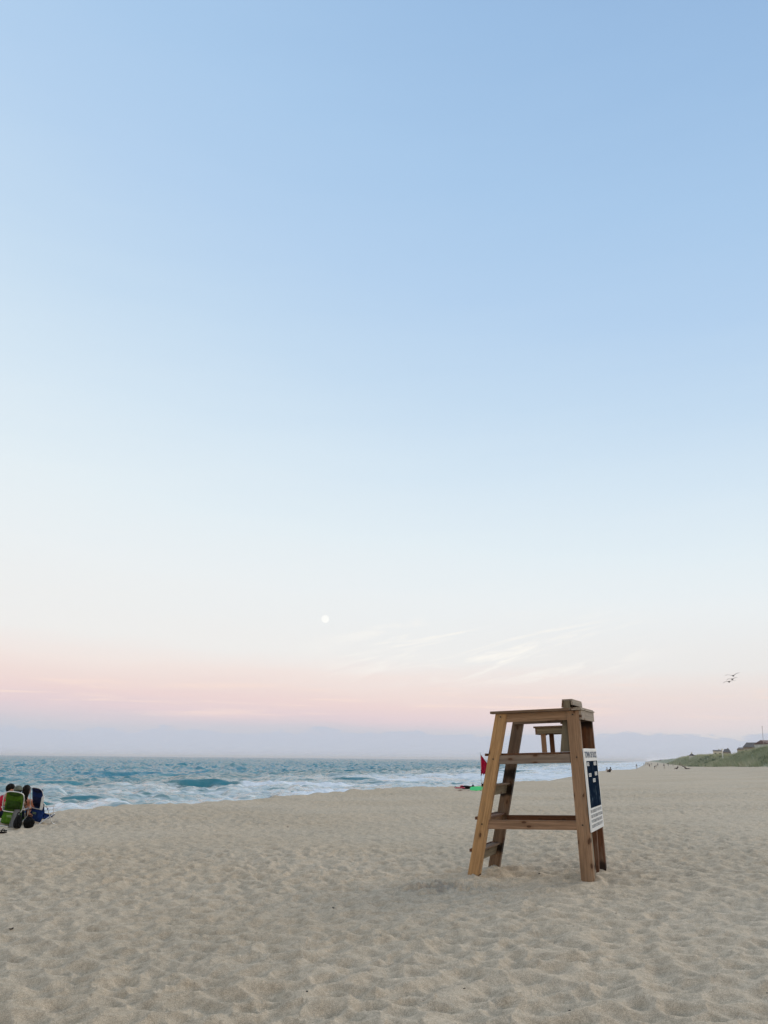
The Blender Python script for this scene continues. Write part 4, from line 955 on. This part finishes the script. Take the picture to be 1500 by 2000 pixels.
tiny = [(1204, 1788, 'upper of two tiny dark bits on the sand below the sign'), (1222, 1796, 'lower of two tiny dark bits on the sand below the sign'), (907, 1938, 'tiny dark bit on the sand straight below the front leg'),
        (1114, 1983, 'dark splinter on the nearest sand below the rear leg'), (1497, 1937, 'dark bit at the right edge of the sand'), (1204, 1948, 'tiny dark bit on the sand above the dark splinter'),
        (748, 1824, 'lone tiny dark bit in the middle of the sand'), (599, 1951, 'dark splinter low on the sand left of the middle'), (1184, 1607, 'tiny dark bit on the sand right of the sign bottom'), (1180, 1582, 'faint speck on the sand right of the sign')]
pp = pebble(7); pt2 = twig(8)
for i, (px, py, lb) in enumerate(tiny):
    o = (pp if i == 0 else pt2 if i == 1 else (pp if i % 2 else pt2).copy())
    if i > 1: C.objects.link(o)
    putdown(o, px, py, random.uniform(.006, .012), random.uniform(0, 360), lb, 'debris', G1)
sh = shell()
for i, (px, py, lb) in enumerate([(339, 1739, 'tiny white shell on the sand far left of the stand'), (176, 1822, 'tiny white shell right of the dark driftwood by the left edge'), (569, 1898, 'tiny white shell on the sand above the dark splinter'),
        (13, 1692, 'tiny white shell by the left edge behind the driftwood'), (827, 1957, 'tiny white shell low on the sand left of the front leg'), (926, 1600, 'tiny white shell on the sand left of the front leg step')]):
    o = sh if i == 0 else sh.copy()
    if i: C.objects.link(o)
    putdown(o, px, py, random.uniform(.009, .014), random.uniform(0, 360), lb, 'shell', G2)
# ------------------------------------------------------------------ birds and moon
M_BIRD = simple('dark_feathers', (.10, .09, .09), .8, .2, 4)
def pelican(wing, px, py, lab):
    """wing: points (x, z) in metres from left tip through the body to the right tip"""
    W_ = bez([(p_[0], 0, p_[1]) for p_ in wing], 6); bm = bmesh.new(); n = len(W_); L_ = max(abs(p_.x) for p_ in W_); rings = []
    for i, p_ in enumerate(W_):
        q_ = min(1, abs(p_.x)/L_); ch = .13*(1-q_**3*.85)+.02; r = []
        for k in range(8):
            a_ = 2*math.pi*k/8; r.append(bm.verts.new((p_.x, math.cos(a_)*ch-.06*q_, p_.z+math.sin(a_)*(.028*(1-q_*.6)))))
        rings.append(r)
    for i in range(n-1):
        for k in range(8): bm.faces.new((rings[i][k], rings[i][(k+1) % 8], rings[i+1][(k+1) % 8], rings[i+1][k]))
    bm.faces.new(rings[0][::-1]); bm.faces.new(rings[-1])
    bm_tube(bm, bez([(0, -.55, 0), (0, -.35, -.02), (0, -.05, -.05), (0, .22, -.03), (0, .36, .07), (0, .44, .09), (0, .56, .03), (0, .82, -.05)], 4), [.03+.095*math.exp(-((i/28-.32)/.24)**2)+.045*math.exp(-((i/28-.72)/.08)**2)-.0005*i for i in range(29)], 10)
    o = link('pelican', bm, M_BIRD, None, True); tag(o, lab, 'bird', 'birds gliding over the dune'); o.location = at_dist(px, py, 150); o.rotation_euler = (0, 0, rad(-38)); return o
pelican([(-1.35, .06), (-.95, .19), (-.45, .10), (0, .0), (.38, .22), (.82, .40), (1.15, .42)], 1432, 1319.5, 'topmost of the three gliding birds, wings in a shallow V')
pelican([(-.98, -.22), (-.72, .02), (-.38, .05), (0, 0), (.40, .16), (.75, .22), (1.0, .16)], 1430, 1326.3, 'middle one of the three gliding birds')
pelican([(-.98, -.26), (-.72, -.03), (-.38, .02), (0, 0), (.40, .10), (.85, .12), (1.15, .10)], 1423.8, 1331.2, 'lowest of the three gliding birds, leftmost one')
M_MOON, q, b = new_mat('moon_surface'); em = q.new('ShaderNodeEmission'); oc = q.new('ShaderNodeTexCoord').outputs['Object']
q.put(em.inputs[0], q.mix(q.sstep(q.noise(oc, .006, 3, .5), .4, .65), (1., 1., .97), (.96, .97, .95))); q.l.new(em.outputs[0], [n for n in q.n if n.type == 'OUTPUT_MATERIAL'][0].inputs[0]); q.n.remove(b)
mp = at_dist(635.3, 1209, 40000); bm = bmesh.new(); bmesh.ops.create_icosphere(bm, subdivisions=4, radius=200.)
o = link('moon', bm, M_MOON, None, True); o.location = mp; tag(o, 'pale full moon low in the eastern sky over the sea', 'moon')
# ------------------------------------------------------------------ sea air
bm = bmesh.new(); bm_box(bm, (0, 0, (26-9)/2), (100000, 100000, 26+9)); M_HAZE = bpy.data.materials.new('sea_air'); M_HAZE.use_nodes = True; q = NT(M_HAZE.node_tree); q.n.clear()
pv = q.new('ShaderNodeVolumePrincipled'); pv.inputs['Density'].default_value = HAZE; pv.inputs['Color'].default_value = (.93, .95, 1, 1); om = q.new('ShaderNodeOutputMaterial'); q.l.new(pv.outputs[0], om.inputs['Volume'])
tag(link('haze', bm, M_HAZE), kind='stuff')
